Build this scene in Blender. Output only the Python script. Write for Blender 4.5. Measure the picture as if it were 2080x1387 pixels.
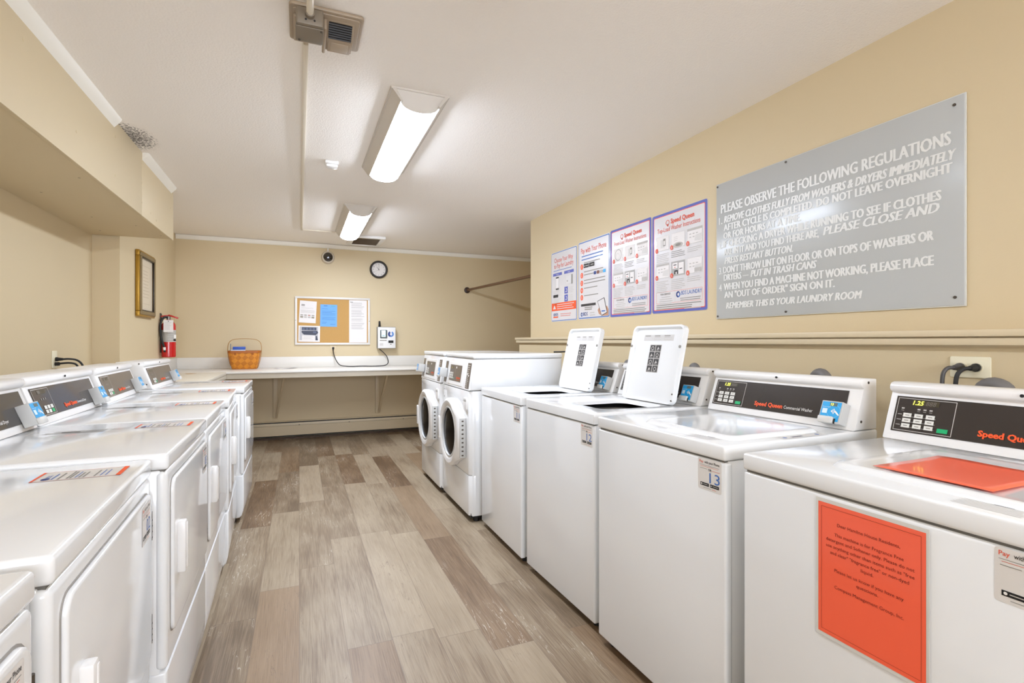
import bpy, bmesh, math, random
from math import sin, cos, pi, radians
from mathutils import Vector, Matrix
random.seed(7)
for o in list(bpy.data.objects):
    bpy.data.objects.remove(o)
SC = bpy.context.scene
COL = SC.collection

# ------------------------------------------------------------------ camera
CAM_A = math.atan(432.0 / 1040.0)
cd = bpy.data.cameras.new('camera')
cd.sensor_fit = 'HORIZONTAL'; cd.sensor_width = 36.0; cd.lens = 18.0
cd.clip_start = 0.02
cam = bpy.data.objects.new('camera', cd)
cam.location = (0, 0, 1.217)
cam.rotation_euler = (radians(90), 0, -CAM_A)
COL.objects.link(cam)
SC.camera = cam

# ------------------------------------------------------------------ world, exposure
w = bpy.data.worlds.new('world'); SC.world = w
w.use_nodes = True
w.node_tree.nodes['Background'].inputs[0].default_value = (1.0, 0.97, 0.93, 1)
w.node_tree.nodes['Background'].inputs[1].default_value = 0.3
SC.view_settings.view_transform = 'Standard'
SC.view_settings.look = 'None'
SC.view_settings.gamma = 1.0
SC.view_settings.use_curve_mapping = False
SC.view_settings.exposure = 1.80
SC.cycles.max_bounces = 10
SC.cycles.diffuse_bounces = 6
SC.cycles.glossy_bounces = 4
SC.cycles.sample_clamp_indirect = 6.0
LIGHT_COL = (0.90, 1.0, 1.18)
LENS_STRENGTH = 16.0
FILL_STRENGTH = 3.6

CEIL = 2.475
YB = 7.03          # back wall
XL = -1.518        # left wall
XP = -1.338        # pier face
XR = 2.23          # upper right wall
XRL = 2.10         # lower right wall
YE = 4.86          # end of the right wall
YF = -3.4          # wall behind the camera

# ------------------------------------------------------------------ materials
def lin(c):
    return tuple(((v / 255.0) / 12.92 if v / 255.0 <= 0.04045 else ((v / 255.0 + 0.055) / 1.055) ** 2.4) for v in c)

def hexc(h):
    return tuple(int(h[i:i + 2], 16) for i in (0, 2, 4))

MATS = {}
def mat(name, rgb, rough=0.5, metal=0.0, spec=0.5, coat=0.0, emit=None, estr=0.0, bump=0.0, bscale=60.0, var=0.0):
    if name in MATS:
        return MATS[name]
    m = bpy.data.materials.new(name)
    m.use_nodes = True
    nt = m.node_tree; N = nt.nodes; L = nt.links
    b = N['Principled BSDF']
    c = lin(hexc(rgb)) if isinstance(rgb, str) else rgb
    b.inputs['Base Color'].default_value = (*c, 1)
    b.inputs['Roughness'].default_value = rough
    b.inputs['Metallic'].default_value = metal
    b.inputs['Specular IOR Level'].default_value = spec
    b.inputs['Coat Weight'].default_value = coat
    b.inputs['Coat Roughness'].default_value = 0.06
    if emit is not None:
        b.inputs['Emission Color'].default_value = (*emit, 1)
        b.inputs['Emission Strength'].default_value = estr
    if bump > 0 or var > 0:
        tc = N.new('ShaderNodeTexCoord')
        nz = N.new('ShaderNodeTexNoise')
        nz.inputs['Scale'].default_value = bscale
        nz.inputs['Detail'].default_value = 4
        L.new(tc.outputs['Object'], nz.inputs['Vector'])
        if bump > 0:
            bp = N.new('ShaderNodeBump')
            bp.inputs['Strength'].default_value = bump
            bp.inputs['Distance'].default_value = 0.004
            L.new(nz.outputs['Fac'], bp.inputs['Height'])
            L.new(bp.outputs['Normal'], b.inputs['Normal'])
        if var > 0:
            mx = N.new('ShaderNodeMix'); mx.data_type = 'RGBA'
            nz2 = N.new('ShaderNodeTexNoise'); nz2.inputs['Scale'].default_value = 1.3; nz2.inputs['Detail'].default_value = 3
            L.new(tc.outputs['Object'], nz2.inputs['Vector'])
            mx.inputs[6].default_value = (*[x * (1 - var) for x in c], 1)
            mx.inputs[7].default_value = (*[min(1, x * (1 + var)) for x in c], 1)
            L.new(nz2.outputs['Fac'], mx.inputs[0])
            L.new(mx.outputs[2], b.inputs['Base Color'])
    MATS[name] = m
    return m

WALL = mat('wall_paint', 'D1BF9B', 0.55, bump=0.08, bscale=140, var=0.03)
WALL2 = mat('ledge_paint', 'D5C4A3', 0.4)
TRIMW = mat('white_trim_paint', 'E9E4D8', 0.4)
WHITE = mat('white_enamel', 'E9EAEA', 0.17, coat=0.5)
WHITE2 = mat('white_plastic', 'E8E6E3', 0.3, coat=0.2)
SEAM = mat('seam_shadow_dark', '6B6862', 0.7)  # dark colour stands in for the shade in the deck seam
BLACK = mat('black_rubber', '141312', 0.55)
DARK = mat('dark_faceplate', '2E2723', 0.25, coat=0.3)
BROWN = mat('brown_faceplate', '5A4E42', 0.35, coat=0.2)
KEY = mat('white_key', 'DEDCD4', 0.4)
GREEN = mat('green_key', '0FA968', 0.4)
INKW = mat('white_ink', 'EDEBE6', 0.5)
INKG = mat('grey_ink', '8C8880', 0.6)
INKD = mat('dark_ink', '34302E', 0.6)
INKLG = mat('pale_grey_ink', 'B9B4AE', 0.6)
ORANGE = mat('orange_ink', 'F0571E', 0.5)
REDOR = mat('red_orange_ink', 'DD5436', 0.5)
BLUE = mat('blue_ink', '3F6DB5', 0.5)
NAVY = mat('navy_ink', '2A3F80', 0.5)
PURP = mat('violet_blue_ink', '5B62AE', 0.5)
FIXW = mat('fixture_enamel', 'CBC4BA', 0.4)
READER = mat('grey_reader_plastic', 'BEBDB9', 0.4)
SKY = mat('cyan_label', '1E9FDB', 0.35)
DISP = mat('dark_display', '3A331E', 0.3)
LED = mat('lit_digits', 'D8DC2A', 0.5, emit=(0.75, 0.8, 0.08), estr=0.9)
SEG = mat('unlit_digits', '6B6358', 0.5)
STEEL = mat('steel', '9A978F', 0.3, metal=0.9)
HINGE = mat('dark_hinge_metal', '554D44', 0.45, metal=0.5)
HOSE = mat('grey_hose', '6E6B69', 0.55)
PAPER = mat('white_paper', 'D8D5D5', 0.25, coat=0.5)
PAPERM = mat('matt_white_paper', 'E4DFDC', 0.6)
STICK = mat('sticker_white', 'DEDAD5', 0.3)
OPAPER = mat('orange_paper', 'FF6644', 0.3, coat=0.4, var=0.06)
LAMIN = mat('clear_laminate_edge', 'D8D6D0', 0.12, coat=0.5)
COUNTER = mat('white_laminate', 'E2DED6', 0.3, var=0.03)
COUNTER2 = mat('beige_laminate', 'D6CDBB', 0.35, var=0.06)
CONDUIT = mat('painted_conduit', 'DDD3C0', 0.4)
VENTB = mat('aged_beige_metal', 'A3917A', 0.45, var=0.08)
VENTG = mat('grey_taupe_metal', '7C705F', 0.45, var=0.06)
GOLD = mat('gilt_frame', 'A9822F', 0.35, metal=0.6, var=0.3, bump=0.5, bscale=90)
FRAMED = mat('bronze_frame', '85724F', 0.4, metal=0.3)
RED = mat('red_enamel', 'C01616', 0.25, coat=0.4)
RODM = mat('brown_rod_metal', '6A4A30', 0.35, metal=0.4)

LENS = mat('lit_lens', 'FFFFFF', 0.5, emit=LIGHT_COL, estr=LENS_STRENGTH)
FILL_LENS = mat('added_fill_lens', 'FFFFFF', 0.5, emit=LIGHT_COL, estr=LENS_STRENGTH * 0.24)  # glow of the added overhead fixture, out of view
FILL_PANE = mat('added_fill_pane', 'FFFFFF', 0.3, emit=LIGHT_COL, estr=FILL_STRENGTH)  # glow of the added fill window, out of view
SCREEN = mat('lit_screen', 'CFEFF2', 0.3, emit=(0.75, 0.95, 1.0), estr=0.8)

def nodes_of(name):
    m = bpy.data.materials.new(name); m.use_nodes = True
    return m, m.node_tree.nodes, m.node_tree.links, m.node_tree.nodes['Principled BSDF']

def ceiling_material():
    m, N, L, b = nodes_of('stippled_ceiling_paint')
    geo = N.new('ShaderNodeNewGeometry')
    n1 = N.new('ShaderNodeTexNoise'); n1.inputs['Scale'].default_value = 110; n1.inputs['Detail'].default_value = 5
    L.new(geo.outputs['Position'], n1.inputs['Vector'])
    bp = N.new('ShaderNodeBump'); bp.inputs['Strength'].default_value = 0.35; bp.inputs['Distance'].default_value = 0.006
    L.new(n1.outputs['Fac'], bp.inputs['Height']); L.new(bp.outputs['Normal'], b.inputs['Normal'])
    # mould speckles beside the missing trim piece
    sep = N.new('ShaderNodeSeparateXYZ'); L.new(geo.outputs['Position'], sep.inputs[0])
    def math_(op, a, bb=None, clamp=False):
        n = N.new('ShaderNodeMath'); n.operation = op; n.use_clamp = clamp
        for i, v in enumerate((a, bb)):
            if v is None: continue
            if isinstance(v, (int, float)): n.inputs[i].default_value = v
            else: L.new(v, n.inputs[i])
        return n.outputs[0]
    dx = math_('DIVIDE', math_('SUBTRACT', sep.outputs[0], -0.97), 0.17)
    dy = math_('DIVIDE', math_('SUBTRACT', sep.outputs[1], 3.80), 0.27)
    d2 = math_('ADD', math_('MULTIPLY', dx, dx), math_('MULTIPLY', dy, dy))
    fall = math_('SUBTRACT', 1.0, d2, True)
    n2 = N.new('ShaderNodeTexNoise'); n2.inputs['Scale'].default_value = 90; n2.inputs['Detail'].default_value = 6
    L.new(geo.outputs['Position'], n2.inputs['Vector'])
    sp = math_('MULTIPLY', math_('SUBTRACT', math_('ADD', n2.outputs['Fac'], math_('MULTIPLY', fall, 0.22)), 0.56), 6.0, True)
    msk = math_('MULTIPLY', math_('MULTIPLY', sp, math_('MULTIPLY', fall, 2.0, True)), 0.85, True)
    mx = N.new('ShaderNodeMix'); mx.data_type = 'RGBA'
    mx.inputs[6].default_value = (*lin(hexc('F4EEE6')), 1)
    mx.inputs[7].default_value = (*lin(hexc('4A443F')), 1)
    L.new(msk, mx.inputs[0]); L.new(mx.outputs[2], b.inputs['Base Color'])
    b.inputs['Roughness'].default_value = 0.85
    return m

def floor_material():
    m, N, L, b = nodes_of('vinyl_plank')
    geo = N.new('ShaderNodeNewGeometry')
    sep = N.new('ShaderNodeSeparateXYZ'); L.new(geo.outputs['Position'], sep.inputs[0])
    def M(op, a, bb=None, c=None, clamp=False):
        n = N.new('ShaderNodeMath'); n.operation = op; n.use_clamp = clamp
        for i, v in enumerate((a, bb, c)):
            if v is None: continue
            if isinstance(v, (int, float)): n.inputs[i].default_value = v
            else: L.new(v, n.inputs[i])
        return n.outputs[0]
    PW, PL = 0.1765, 1.22
    gx = M('DIVIDE', sep.outputs[0], PW)
    ix = M('FLOOR', gx)
    fx = M('SUBTRACT', gx, ix)
    wn = N.new('ShaderNodeTexWhiteNoise'); wn.noise_dimensions = '1D'
    L.new(M('ADD', ix, 31.7), wn.inputs['W'])
    gy = M('ADD', M('DIVIDE', sep.outputs[1], PL), M('MULTIPLY', wn.outputs['Value'], 1.0))
    iy = M('FLOOR', gy)
    fy = M('SUBTRACT', gy, iy)
    cb = N.new('ShaderNodeCombineXYZ'); L.new(ix, cb.inputs[0]); L.new(iy, cb.inputs[1])
    wn2 = N.new('ShaderNodeTexWhiteNoise'); wn2.noise_dimensions = '2D'; L.new(cb.outputs[0], wn2.inputs['Vector'])
    # long grain
    vec = N.new('ShaderNodeCombineXYZ')
    L.new(M('MULTIPLY', sep.outputs[0], 26.0), vec.inputs[0])
    L.new(M('MULTIPLY', sep.outputs[1], 1.6), vec.inputs[1])
    L.new(M('MULTIPLY', wn2.outputs['Value'], 40.0), vec.inputs[2])
    g1 = N.new('ShaderNodeTexNoise'); g1.inputs['Scale'].default_value = 1.0; g1.inputs['Detail'].default_value = 6; g1.inputs['Roughness'].default_value = 0.65
    g1.inputs['Distortion'].default_value = 0.6
    L.new(vec.outputs[0], g1.inputs['Vector'])
    vec2 = N.new('ShaderNodeCombineXYZ')
    L.new(M('MULTIPLY', sep.outputs[0], 220.0), vec2.inputs[0])
    L.new(M('MULTIPLY', sep.outputs[1], 7.0), vec2.inputs[1])
    L.new(M('MULTIPLY', wn2.outputs['Value'], 17.0), vec2.inputs[2])
    g2 = N.new('ShaderNodeTexNoise'); g2.inputs['Scale'].default_value = 1.0; g2.inputs['Detail'].default_value = 4
    L.new(vec2.outputs[0], g2.inputs['Vector'])
    # broad patches inside a plank
    vec3 = N.new('ShaderNodeCombineXYZ')
    L.new(M('MULTIPLY', sep.outputs[0], 5.0), vec3.inputs[0])
    L.new(M('MULTIPLY', sep.outputs[1], 2.0), vec3.inputs[1])
    L.new(M('MULTIPLY', wn2.outputs['Value'], 90.0), vec3.inputs[2])
    g3 = N.new('ShaderNodeTexNoise'); g3.inputs['Scale'].default_value = 1.0; g3.inputs['Detail'].default_value = 2
    L.new(vec3.outputs[0], g3.inputs['Vector'])
    tone = M('ADD', M('ADD', M('MULTIPLY', wn2.outputs['Value'], 0.62),
             M('MULTIPLY', M('SUBTRACT', g1.outputs['Fac'], 0.5), 0.75)),
             M('ADD', M('MULTIPLY', M('SUBTRACT', g2.outputs['Fac'], 0.5), 0.9),
               M('MULTIPLY', M('SUBTRACT', g3.outputs['Fac'], 0.5), 0.9)))
    cr = N.new('ShaderNodeValToRGB')
    e = cr.color_ramp.elements
    e[0].position = 0.0; e[0].color = (*lin(hexc('6C5A45')), 1)
    e[1].position = 1.0; e[1].color = (*lin(hexc('AA9A82')), 1)
    for p, h in ((0.25, '826F58'), (0.5, '97866E'), (0.75, 'A29179')):
        k = e.new(p); k.color = (*lin(hexc(h)), 1)
    L.new(M('ADD', tone, 0.1, None, True), cr.inputs[0])
    # warm tint on some planks
    wn3 = N.new('ShaderNodeTexWhiteNoise'); wn3.noise_dimensions = '2D'
    sc_ = N.new('ShaderNodeVectorMath'); sc_.operation = 'ADD'; sc_.inputs[1].default_value = (13.3, 5.1, 0)
    L.new(cb.outputs[0], sc_.inputs[0]); L.new(sc_.outputs[0], wn3.inputs['Vector'])
    warm = N.new('ShaderNodeMix'); warm.data_type = 'RGBA'; warm.blend_type = 'MULTIPLY'
    L.new(M('MULTIPLY', M('GREATER_THAN', wn3.outputs['Value'], 0.68), 1.0), warm.inputs[0])
    L.new(cr.outputs[0], warm.inputs[6]); warm.inputs[7].default_value = (0.80, 0.70, 0.62, 1)
    # pale scratches / cracks
    vec4 = N.new('ShaderNodeCombineXYZ')
    L.new(M('MULTIPLY', sep.outputs[0], 34.0), vec4.inputs[0])
    L.new(M('MULTIPLY', sep.outputs[1], 3.2), vec4.inputs[1])
    L.new(M('MULTIPLY', wn2.outputs['Value'], 23.0), vec4.inputs[2])
    g4 = N.new('ShaderNodeTexNoise'); g4.inputs['Scale'].default_value = 1.0; g4.inputs['Detail'].default_value = 3; g4.inputs['Distortion'].default_value = 1.2
    L.new(vec4.outputs[0], g4.inputs['Vector'])
    line = M('SUBTRACT', 1.0, M('MULTIPLY', M('ABSOLUTE', M('SUBTRACT', g4.outputs['Fac'], 0.5)), 90.0), None, True)
    patch = M('MULTIPLY', M('SUBTRACT', g3.outputs['Fac'], 0.50), 8.0, None, True)
    crack = M('MULTIPLY', line, patch, None, True)
    mxc = N.new('ShaderNodeMix'); mxc.data_type = 'RGBA'
    L.new(M('MULTIPLY', crack, 0.7), mxc.inputs[0])
    L.new(warm.outputs[2], mxc.inputs[6])
    pale = N.new('ShaderNodeMix'); pale.data_type = 'RGBA'
    L.new(M('GREATER_THAN', wn2.outputs['Value'], 0.45), pale.inputs[0])
    pale.inputs[6].default_value = (*lin(hexc('E4DCCD')), 1); pale.inputs[7].default_value = (*lin(hexc('6B5A4A')), 1)
    L.new(pale.outputs[2], mxc.inputs[7])
    # joints
    ex = M('MINIMUM', fx, M('SUBTRACT', 1.0, fx)); ey = M('MINIMUM', fy, M('SUBTRACT', 1.0, fy))
    jx = M('LESS_THAN', ex, 0.009); jy = M('LESS_THAN', ey, 0.0016)
    j = M('MAXIMUM', jx, jy)
    mx = N.new('ShaderNodeMix'); mx.data_type = 'RGBA'
    L.new(M('MULTIPLY', j, 0.55), mx.inputs[0]); L.new(mxc.outputs[2], mx.inputs[6]); mx.inputs[7].default_value = (*lin(hexc('6E5D4C')), 1)
    L.new(mx.outputs[2], b.inputs['Base Color'])
    b.inputs['Roughness'].default_value = 0.42
    bp = N.new('ShaderNodeBump'); bp.inputs['Strength'].default_value = 0.12; bp.inputs['Distance'].default_value = 0.003
    L.new(g2.outputs['Fac'], bp.inputs['Height']); L.new(bp.outputs['Normal'], b.inputs['Normal'])
    return m

def cork_material():
    m, N, L, b = nodes_of('cork')
    tc = N.new('ShaderNodeTexCoord')
    n = N.new('ShaderNodeTexNoise'); n.inputs['Scale'].default_value = 160; n.inputs['Detail'].default_value = 4
    L.new(tc.outputs['Object'], n.inputs['Vector'])
    cr = N.new('ShaderNodeValToRGB'); e = cr.color_ramp.elements
    e[0].position = 0.3; e[0].color = (*lin(hexc('B78C4E')), 1)
    e[1].position = 0.7; e[1].color = (*lin(hexc('C69C5E')), 1)
    L.new(n.outputs['Fac'], cr.inputs[0]); L.new(cr.outputs[0], b.inputs['Base Color'])
    b.inputs['Roughness'].default_value = 0.8
    return m

def weave_material():
    m, N, L, b = nodes_of('woven_wood_splint')
    tc = N.new('ShaderNodeTexCoord')
    sep = N.new('ShaderNodeSeparateXYZ'); L.new(tc.outputs['Object'], sep.inputs[0])
    cb = N.new('ShaderNodeCombineXYZ')
    def M(op, a, bb):
        n = N.new('ShaderNodeMath'); n.operation = op
        for i, v in enumerate((a, bb)):
            if isinstance(v, (int, float)): n.inputs[i].default_value = v
            else: L.new(v, n.inputs[i])
        return n.outputs[0]
    h = M('ADD', sep.outputs[0], sep.outputs[1])
    L.new(M('ADD', h, sep.outputs[2]), cb.inputs[0]); L.new(M('SUBTRACT', h, sep.outputs[2]), cb.inputs[1])
    ck = N.new('ShaderNodeTexChecker'); ck.inputs['Scale'].default_value = 15
    ck.inputs['Color1'].default_value = (*lin(hexc('D98C22')), 1); ck.inputs['Color2'].default_value = (*lin(hexc('C2761A')), 1)
    L.new(cb.outputs[0], ck.inputs['Vector'])
    nz = N.new('ShaderNodeTexNoise'); nz.inputs['Scale'].default_value = 30
    L.new(tc.outputs['Object'], nz.inputs['Vector'])
    mx = N.new('ShaderNodeMix'); mx.data_type = 'RGBA'; mx.blend_type = 'MULTIPLY'; mx.inputs[0].default_value = 0.5
    cr = N.new('ShaderNodeValToRGB'); cr.color_ramp.elements[0].color = (0.5, 0.4, 0.3, 1); cr.color_ramp.elements[1].color = (1.1, 1.1, 1, 1)
    L.new(nz.outputs['Fac'], cr.inputs[0])
    L.new(ck.outputs['Color'], mx.inputs[6]); L.new(cr.outputs[0], mx.inputs[7])
    L.new(mx.outputs[2], b.inputs['Base Color'])
    bp = N.new('ShaderNodeBump'); bp.inputs['Strength'].default_value = 0.6; bp.inputs['Distance'].default_value = 0.005
    L.new(ck.outputs['Fac'], bp.inputs['Height']); L.new(bp.outputs['Normal'], b.inputs['Normal'])
    b.inputs['Roughness'].default_value = 0.45
    return m

def glass_material():
    m, N, L, b = nodes_of('door_glass')
    b.inputs['Base Color'].default_value = (*lin(hexc('8C8884')), 1)
    b.inputs['Roughness'].default_value = 0.03
    b.inputs['Transmission Weight'].default_value = 0.9
    b.inputs['IOR'].default_value = 1.3
    return m

CEILM = ceiling_material(); FLOORM = floor_material(); CORK = cork_material(); WEAVE = weave_material(); GLASS = glass_material()

# ------------------------------------------------------------------ mesh builder
_TXT = {}
def text_geo(s, bold=0.0, shear=0.0, align='LEFT', res=2):
    key = (s, bold, shear, res)
    if key not in _TXT:
        c = bpy.data.curves.new('txt', 'FONT')
        c.body = s; c.size = 1.0; c.offset = bold; c.shear = shear; c.resolution_u = res
        o = bpy.data.objects.new('txt', c)
        me = bpy.data.meshes.new_from_object(o)
        vs = [(v.co.x, v.co.y) for v in me.vertices]
        fs = []
        for p in me.polygons:
            f = tuple(p.vertices)
            ar = sum(vs[f[i]][0] * vs[f[(i + 1) % len(f)]][1] - vs[f[(i + 1) % len(f)]][0] * vs[f[i]][1] for i in range(len(f)))
            if abs(ar) > 1e-9: fs.append(f if ar > 0 else f[::-1])
        bpy.data.objects.remove(o); bpy.data.curves.remove(c); bpy.data.meshes.remove(me)
        xs = [v[0] for v in vs] or [0]
        x0, x1 = min(xs), max(xs)
        vs = [(v[0] - x0, v[1]) for v in vs]
        _TXT[key] = (vs, fs, x1 - x0)
    return _TXT[key]

class Frame:
    """plane for flat printing: origin o, axes ux (right), uz (up), outward normal n"""
    def __init__(self, o, ux, uz):
        self.o = Vector(o); self.ux = Vector(ux).normalized(); self.uz = Vector(uz).normalized()
        self.n = self.ux.cross(self.uz)
    def p(self, x, z, h=0.0):
        return self.o + self.ux * x + self.uz * z + self.n * h
    def matrix(self, x=0, z=0, h=0.0):
        q = self.p(x, z, h)
        return Matrix(((self.ux.x, self.uz.x, self.n.x, q.x), (self.ux.y, self.uz.y, self.n.y, q.y), (self.ux.z, self.uz.z, self.n.z, q.z), (0, 0, 0, 1)))

class MB:
    def __init__(self):
        self.v = []; self.f = []; self.fm = []; self.mats = []
    def mi(self, m):
        if m not in self.mats: self.mats.append(m)
        return self.mats.index(m)
    def add(self, vs, fs, m, M=None):
        o = len(self.v); k = self.mi(m)
        for v in vs:
            v = Vector(v)
            self.v.append(M @ v if M is not None else v)
        for f in fs:
            self.f.append([o + i for i in f]); self.fm.append(k)
    def add_bm(self, bm, m, M=None):
        bm.verts.index_update()
        self.add([v.co.copy() for v in bm.verts], [[v.index for v in f.verts] for f in bm.faces], m, M)
        bm.free()
    def box(self, x0, x1, y0, y1, z0, z1, m, bev=0.0, seg=2, M=None):
        bm = bmesh.new()
        bmesh.ops.create_cube(bm, size=1.0)
        for v in bm.verts:
            v.co = Vector(((x0 + x1) / 2 + v.co.x * (x1 - x0), (y0 + y1) / 2 + v.co.y * (y1 - y0), (z0 + z1) / 2 + v.co.z * (z1 - z0)))
        if bev > 0:
            bmesh.ops.bevel(bm, geom=list(bm.edges), offset=bev, segments=seg, profile=0.5, affect='EDGES')
        self.add_bm(bm, m, M); return self
    def prism(self, pts, a, b, m, axis='x', bev=0.0, seg=2, M=None):
        """extrude a closed 2-D outline. axis x: pts=(y,z); axis y: pts=(x,z); axis z: pts=(x,y)"""
        def P(p, t):
            return {'x': (t, p[0], p[1]), 'y': (p[0], t, p[1]), 'z': (p[0], p[1], t)}[axis]
        bm = bmesh.new()
        A = [bm.verts.new(P(p, a)) for p in pts]; B = [bm.verts.new(P(p, b)) for p in pts]
        n = len(pts)
        caps = [bm.faces.new(A), bm.faces.new(B[::-1])]
        for i in range(n):
            bm.faces.new((A[i], B[i], B[(i + 1) % n], A[(i + 1) % n]))
        bmesh.ops.recalc_face_normals(bm, faces=bm.faces)
        if bev > 0:
            es = set()
            for f in caps: es.update(f.edges)
            bmesh.ops.bevel(bm, geom=list(es), offset=bev, segments=seg, profile=0.5, affect='EDGES')
        self.add_bm(bm, m, M); return self
    def cyl(self, p0, p1, r, m, r1=None, n=20, bev=0.0):
        p0 = Vector(p0); p1 = Vector(p1); d = p1 - p0
        r1 = r if r1 is None else r1
        q = Vector((0, 0, 1)).rotation_difference(d.normalized()).to_matrix().to_4x4()
        M = Matrix.Translation(p0) @ q
        L = d.length
        rings = [(r, 0), (r1, L)] if bev <= 0 else [(r - bev, 0), (r - bev * .3, bev * .3), (r, bev), (r1, L - bev), (r1 - bev * .3, L - bev * .3), (r1 - bev, L)]
        return self.lathe(rings, m, M, n)
    def lathe(self, prof, m, M=None, n=24, a0=0.0, a1=2 * pi, cap=True):
        vs = []; fs = []; k = len(prof)
        full = abs(a1 - a0 - 2 * pi) < 1e-6
        nn = n if full else n + 1
        for i in range(nn):
            a = a0 + (a1 - a0) * i / n
            for r, z in prof: vs.append((r * cos(a), r * sin(a), z))
        for i in range(n):
            j = (i + 1) % nn
            for t in range(k - 1):
                fs.append((i * k + t, j * k + t, j * k + t + 1, i * k + t + 1))
        if cap and full:
            if prof[0][0] > 1e-5: fs.append([i * k for i in range(nn)][::-1])
            if prof[-1][0] > 1e-5: fs.append([i * k + k - 1 for i in range(nn)])
        self.add(vs, fs, m, M); return self
    def tube(self, pts, r, m, n=10, smooth=0, closed=False):
        pts = [Vector(p) for p in pts]
        for _ in range(smooth):
            q = [pts[0]]
            for a, b in zip(pts, pts[1:]):
                q += [a * .75 + b * .25, a * .25 + b * .75]
            q.append(pts[-1]); pts = q
        vs = []; fs = []
        t0 = (pts[1] - pts[0]).normalized()
        up = Vector((0, 0, 1)) if abs(t0.z) < 0.9 else Vector((1, 0, 0))
        u = t0.cross(up).normalized()
        for i, p in enumerate(pts):
            t = ((pts[min(i + 1, len(pts) - 1)]) - pts[max(i - 1, 0)]).normalized()
            u = (u - t * u.dot(t)).normalized(); w_ = t.cross(u)
            rr = r[i] if isinstance(r, (list, tuple)) else r
            for k in range(n):
                a = 2 * pi * k / n
                vs.append(p + u * (rr * cos(a)) + w_ * (rr * sin(a)))
        for i in range(len(pts) - 1):
            for k in range(n):
                fs.append((i * n + k, i * n + (k + 1) % n, (i + 1) * n + (k + 1) % n, (i + 1) * n + k))
        fs.append(list(range(n))[::-1]); fs.append([(len(pts) - 1) * n + k for k in range(n)])
        self.add(vs, fs, m); return self
    # ---- flat printing on a Frame
    def rect(self, fr, x, z, w_, h, m, lay=1):
        e = 0.0004 * lay
        self.add([fr.p(x, z, e), fr.p(x + w_, z, e), fr.p(x + w_, z + h, e), fr.p(x, z + h, e)], [(0, 1, 2, 3)], m); return self
    def poly(self, fr, pts, m, lay=1):
        e = 0.0004 * lay
        self.add([fr.p(x, z, e) for x, z in pts], [list(range(len(pts)))], m); return self
    def disc(self, fr, x, z, rx, rz, m, lay=1, n=24, a0=0, a1=2 * pi):
        return self.poly(fr, [(x + rx * cos(a0 + (a1 - a0) * i / n), z + rz * sin(a0 + (a1 - a0) * i / n)) for i in range(n)], m, lay)
    def ring(self, fr, x, z, ro, ri, m, lay=1, n=28, a0=0, a1=2 * pi):
        e = 0.0004 * lay; vs = []; fs = []
        for i in range(n + 1):
            a = a0 + (a1 - a0) * i / n
            vs += [fr.p(x + ro * cos(a), z + ro * sin(a), e), fr.p(x + ri * cos(a), z + ri * sin(a), e)]
        for i in range(n): fs.append((2 * i + 1, 2 * i, 2 * i + 2, 2 * i + 3))
        self.add(vs, fs, m); return self
    def frame_line(self, fr, x, z, w_, h, t, m, lay=1):
        self.rect(fr, x, z, w_, t, m, lay); self.rect(fr, x, z + h - t, w_, t, m, lay)
        self.rect(fr, x, z + t, t, h - 2 * t, m, lay); self.rect(fr, x + w_ - t, z + t, t, h - 2 * t, m, lay); return self
    def text(self, fr, s, x, z, size, m, lay=2, bold=0.0, shear=0.0, width=None, align='L', sx=1.0):
        """baseline at z; size = font size (cap height is about 0.72 of it); width squeezes the string to that width"""
        vs, fs, wd = text_geo(s, bold, shear)
        kx = size * sx if width is None else width / max(wd, 1e-6)
        tw = wd * kx
        ox = x if align == 'L' else (x - tw / 2 if align == 'C' else x - tw)
        e = 0.0004 * lay
        self.add([fr.p(ox + vx * kx, z + vy * size, e) for vx, vy in vs], fs, m); return self
    def lines(self, fr, x, z, w_, n, dz, t, m, lay=2, jit=0.3, align='L', rnd=None):
        R = rnd or random
        for i in range(n):
            ww = w_ * (1 - jit * R.random())
            xx = x if align == 'L' else x + (w_ - ww) / 2
            self.rect(fr, xx, z - i * dz, ww, t, m, lay)
        return self
    def build(self, name, parent=None, smooth=35):
        me = bpy.data.meshes.new(name)
        me.from_pydata([tuple(v) for v in self.v], [], self.f)
        for m in self.mats: me.materials.append(m)
        me.polygons.foreach_set('material_index', self.fm)
        me.validate()
        if smooth:
            me.polygons.foreach_set('use_smooth', [True] * len(me.polygons))
            me.set_sharp_from_angle(angle=radians(smooth))
        me.update()
        o = bpy.data.objects.new(name, me); COL.objects.link(o)
        if parent is not None: o.parent = parent
        return o

def thing(name, label, cat, loc=(0, 0, 0), rz=0.0, group=None):
    o = bpy.data.objects.new(name, None); COL.objects.link(o)
    o.empty_display_size = 0.1
    o.location = loc; o.rotation_euler = (0, 0, rz)
    return tag(o, label, cat, group)
def tag(o, label, cat, group=None):
    o['label'] = label; o['category'] = cat
    if group: o['group'] = group
    return o
def struct(o):
    o['kind'] = 'structure'; return o

def rrect(x0, x1, y0, y1, r, n=5):
    pts = []
    for cx, cy, a in ((x1 - r, y1 - r, 0), (x0 + r, y1 - r, 90), (x0 + r, y0 + r, 180), (x1 - r, y0 + r, 270)):
        for i in range(n + 1):
            t = radians(a + 90 * i / n); pts.append((cx + r * cos(t), cy + r * sin(t)))
    return pts

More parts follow.
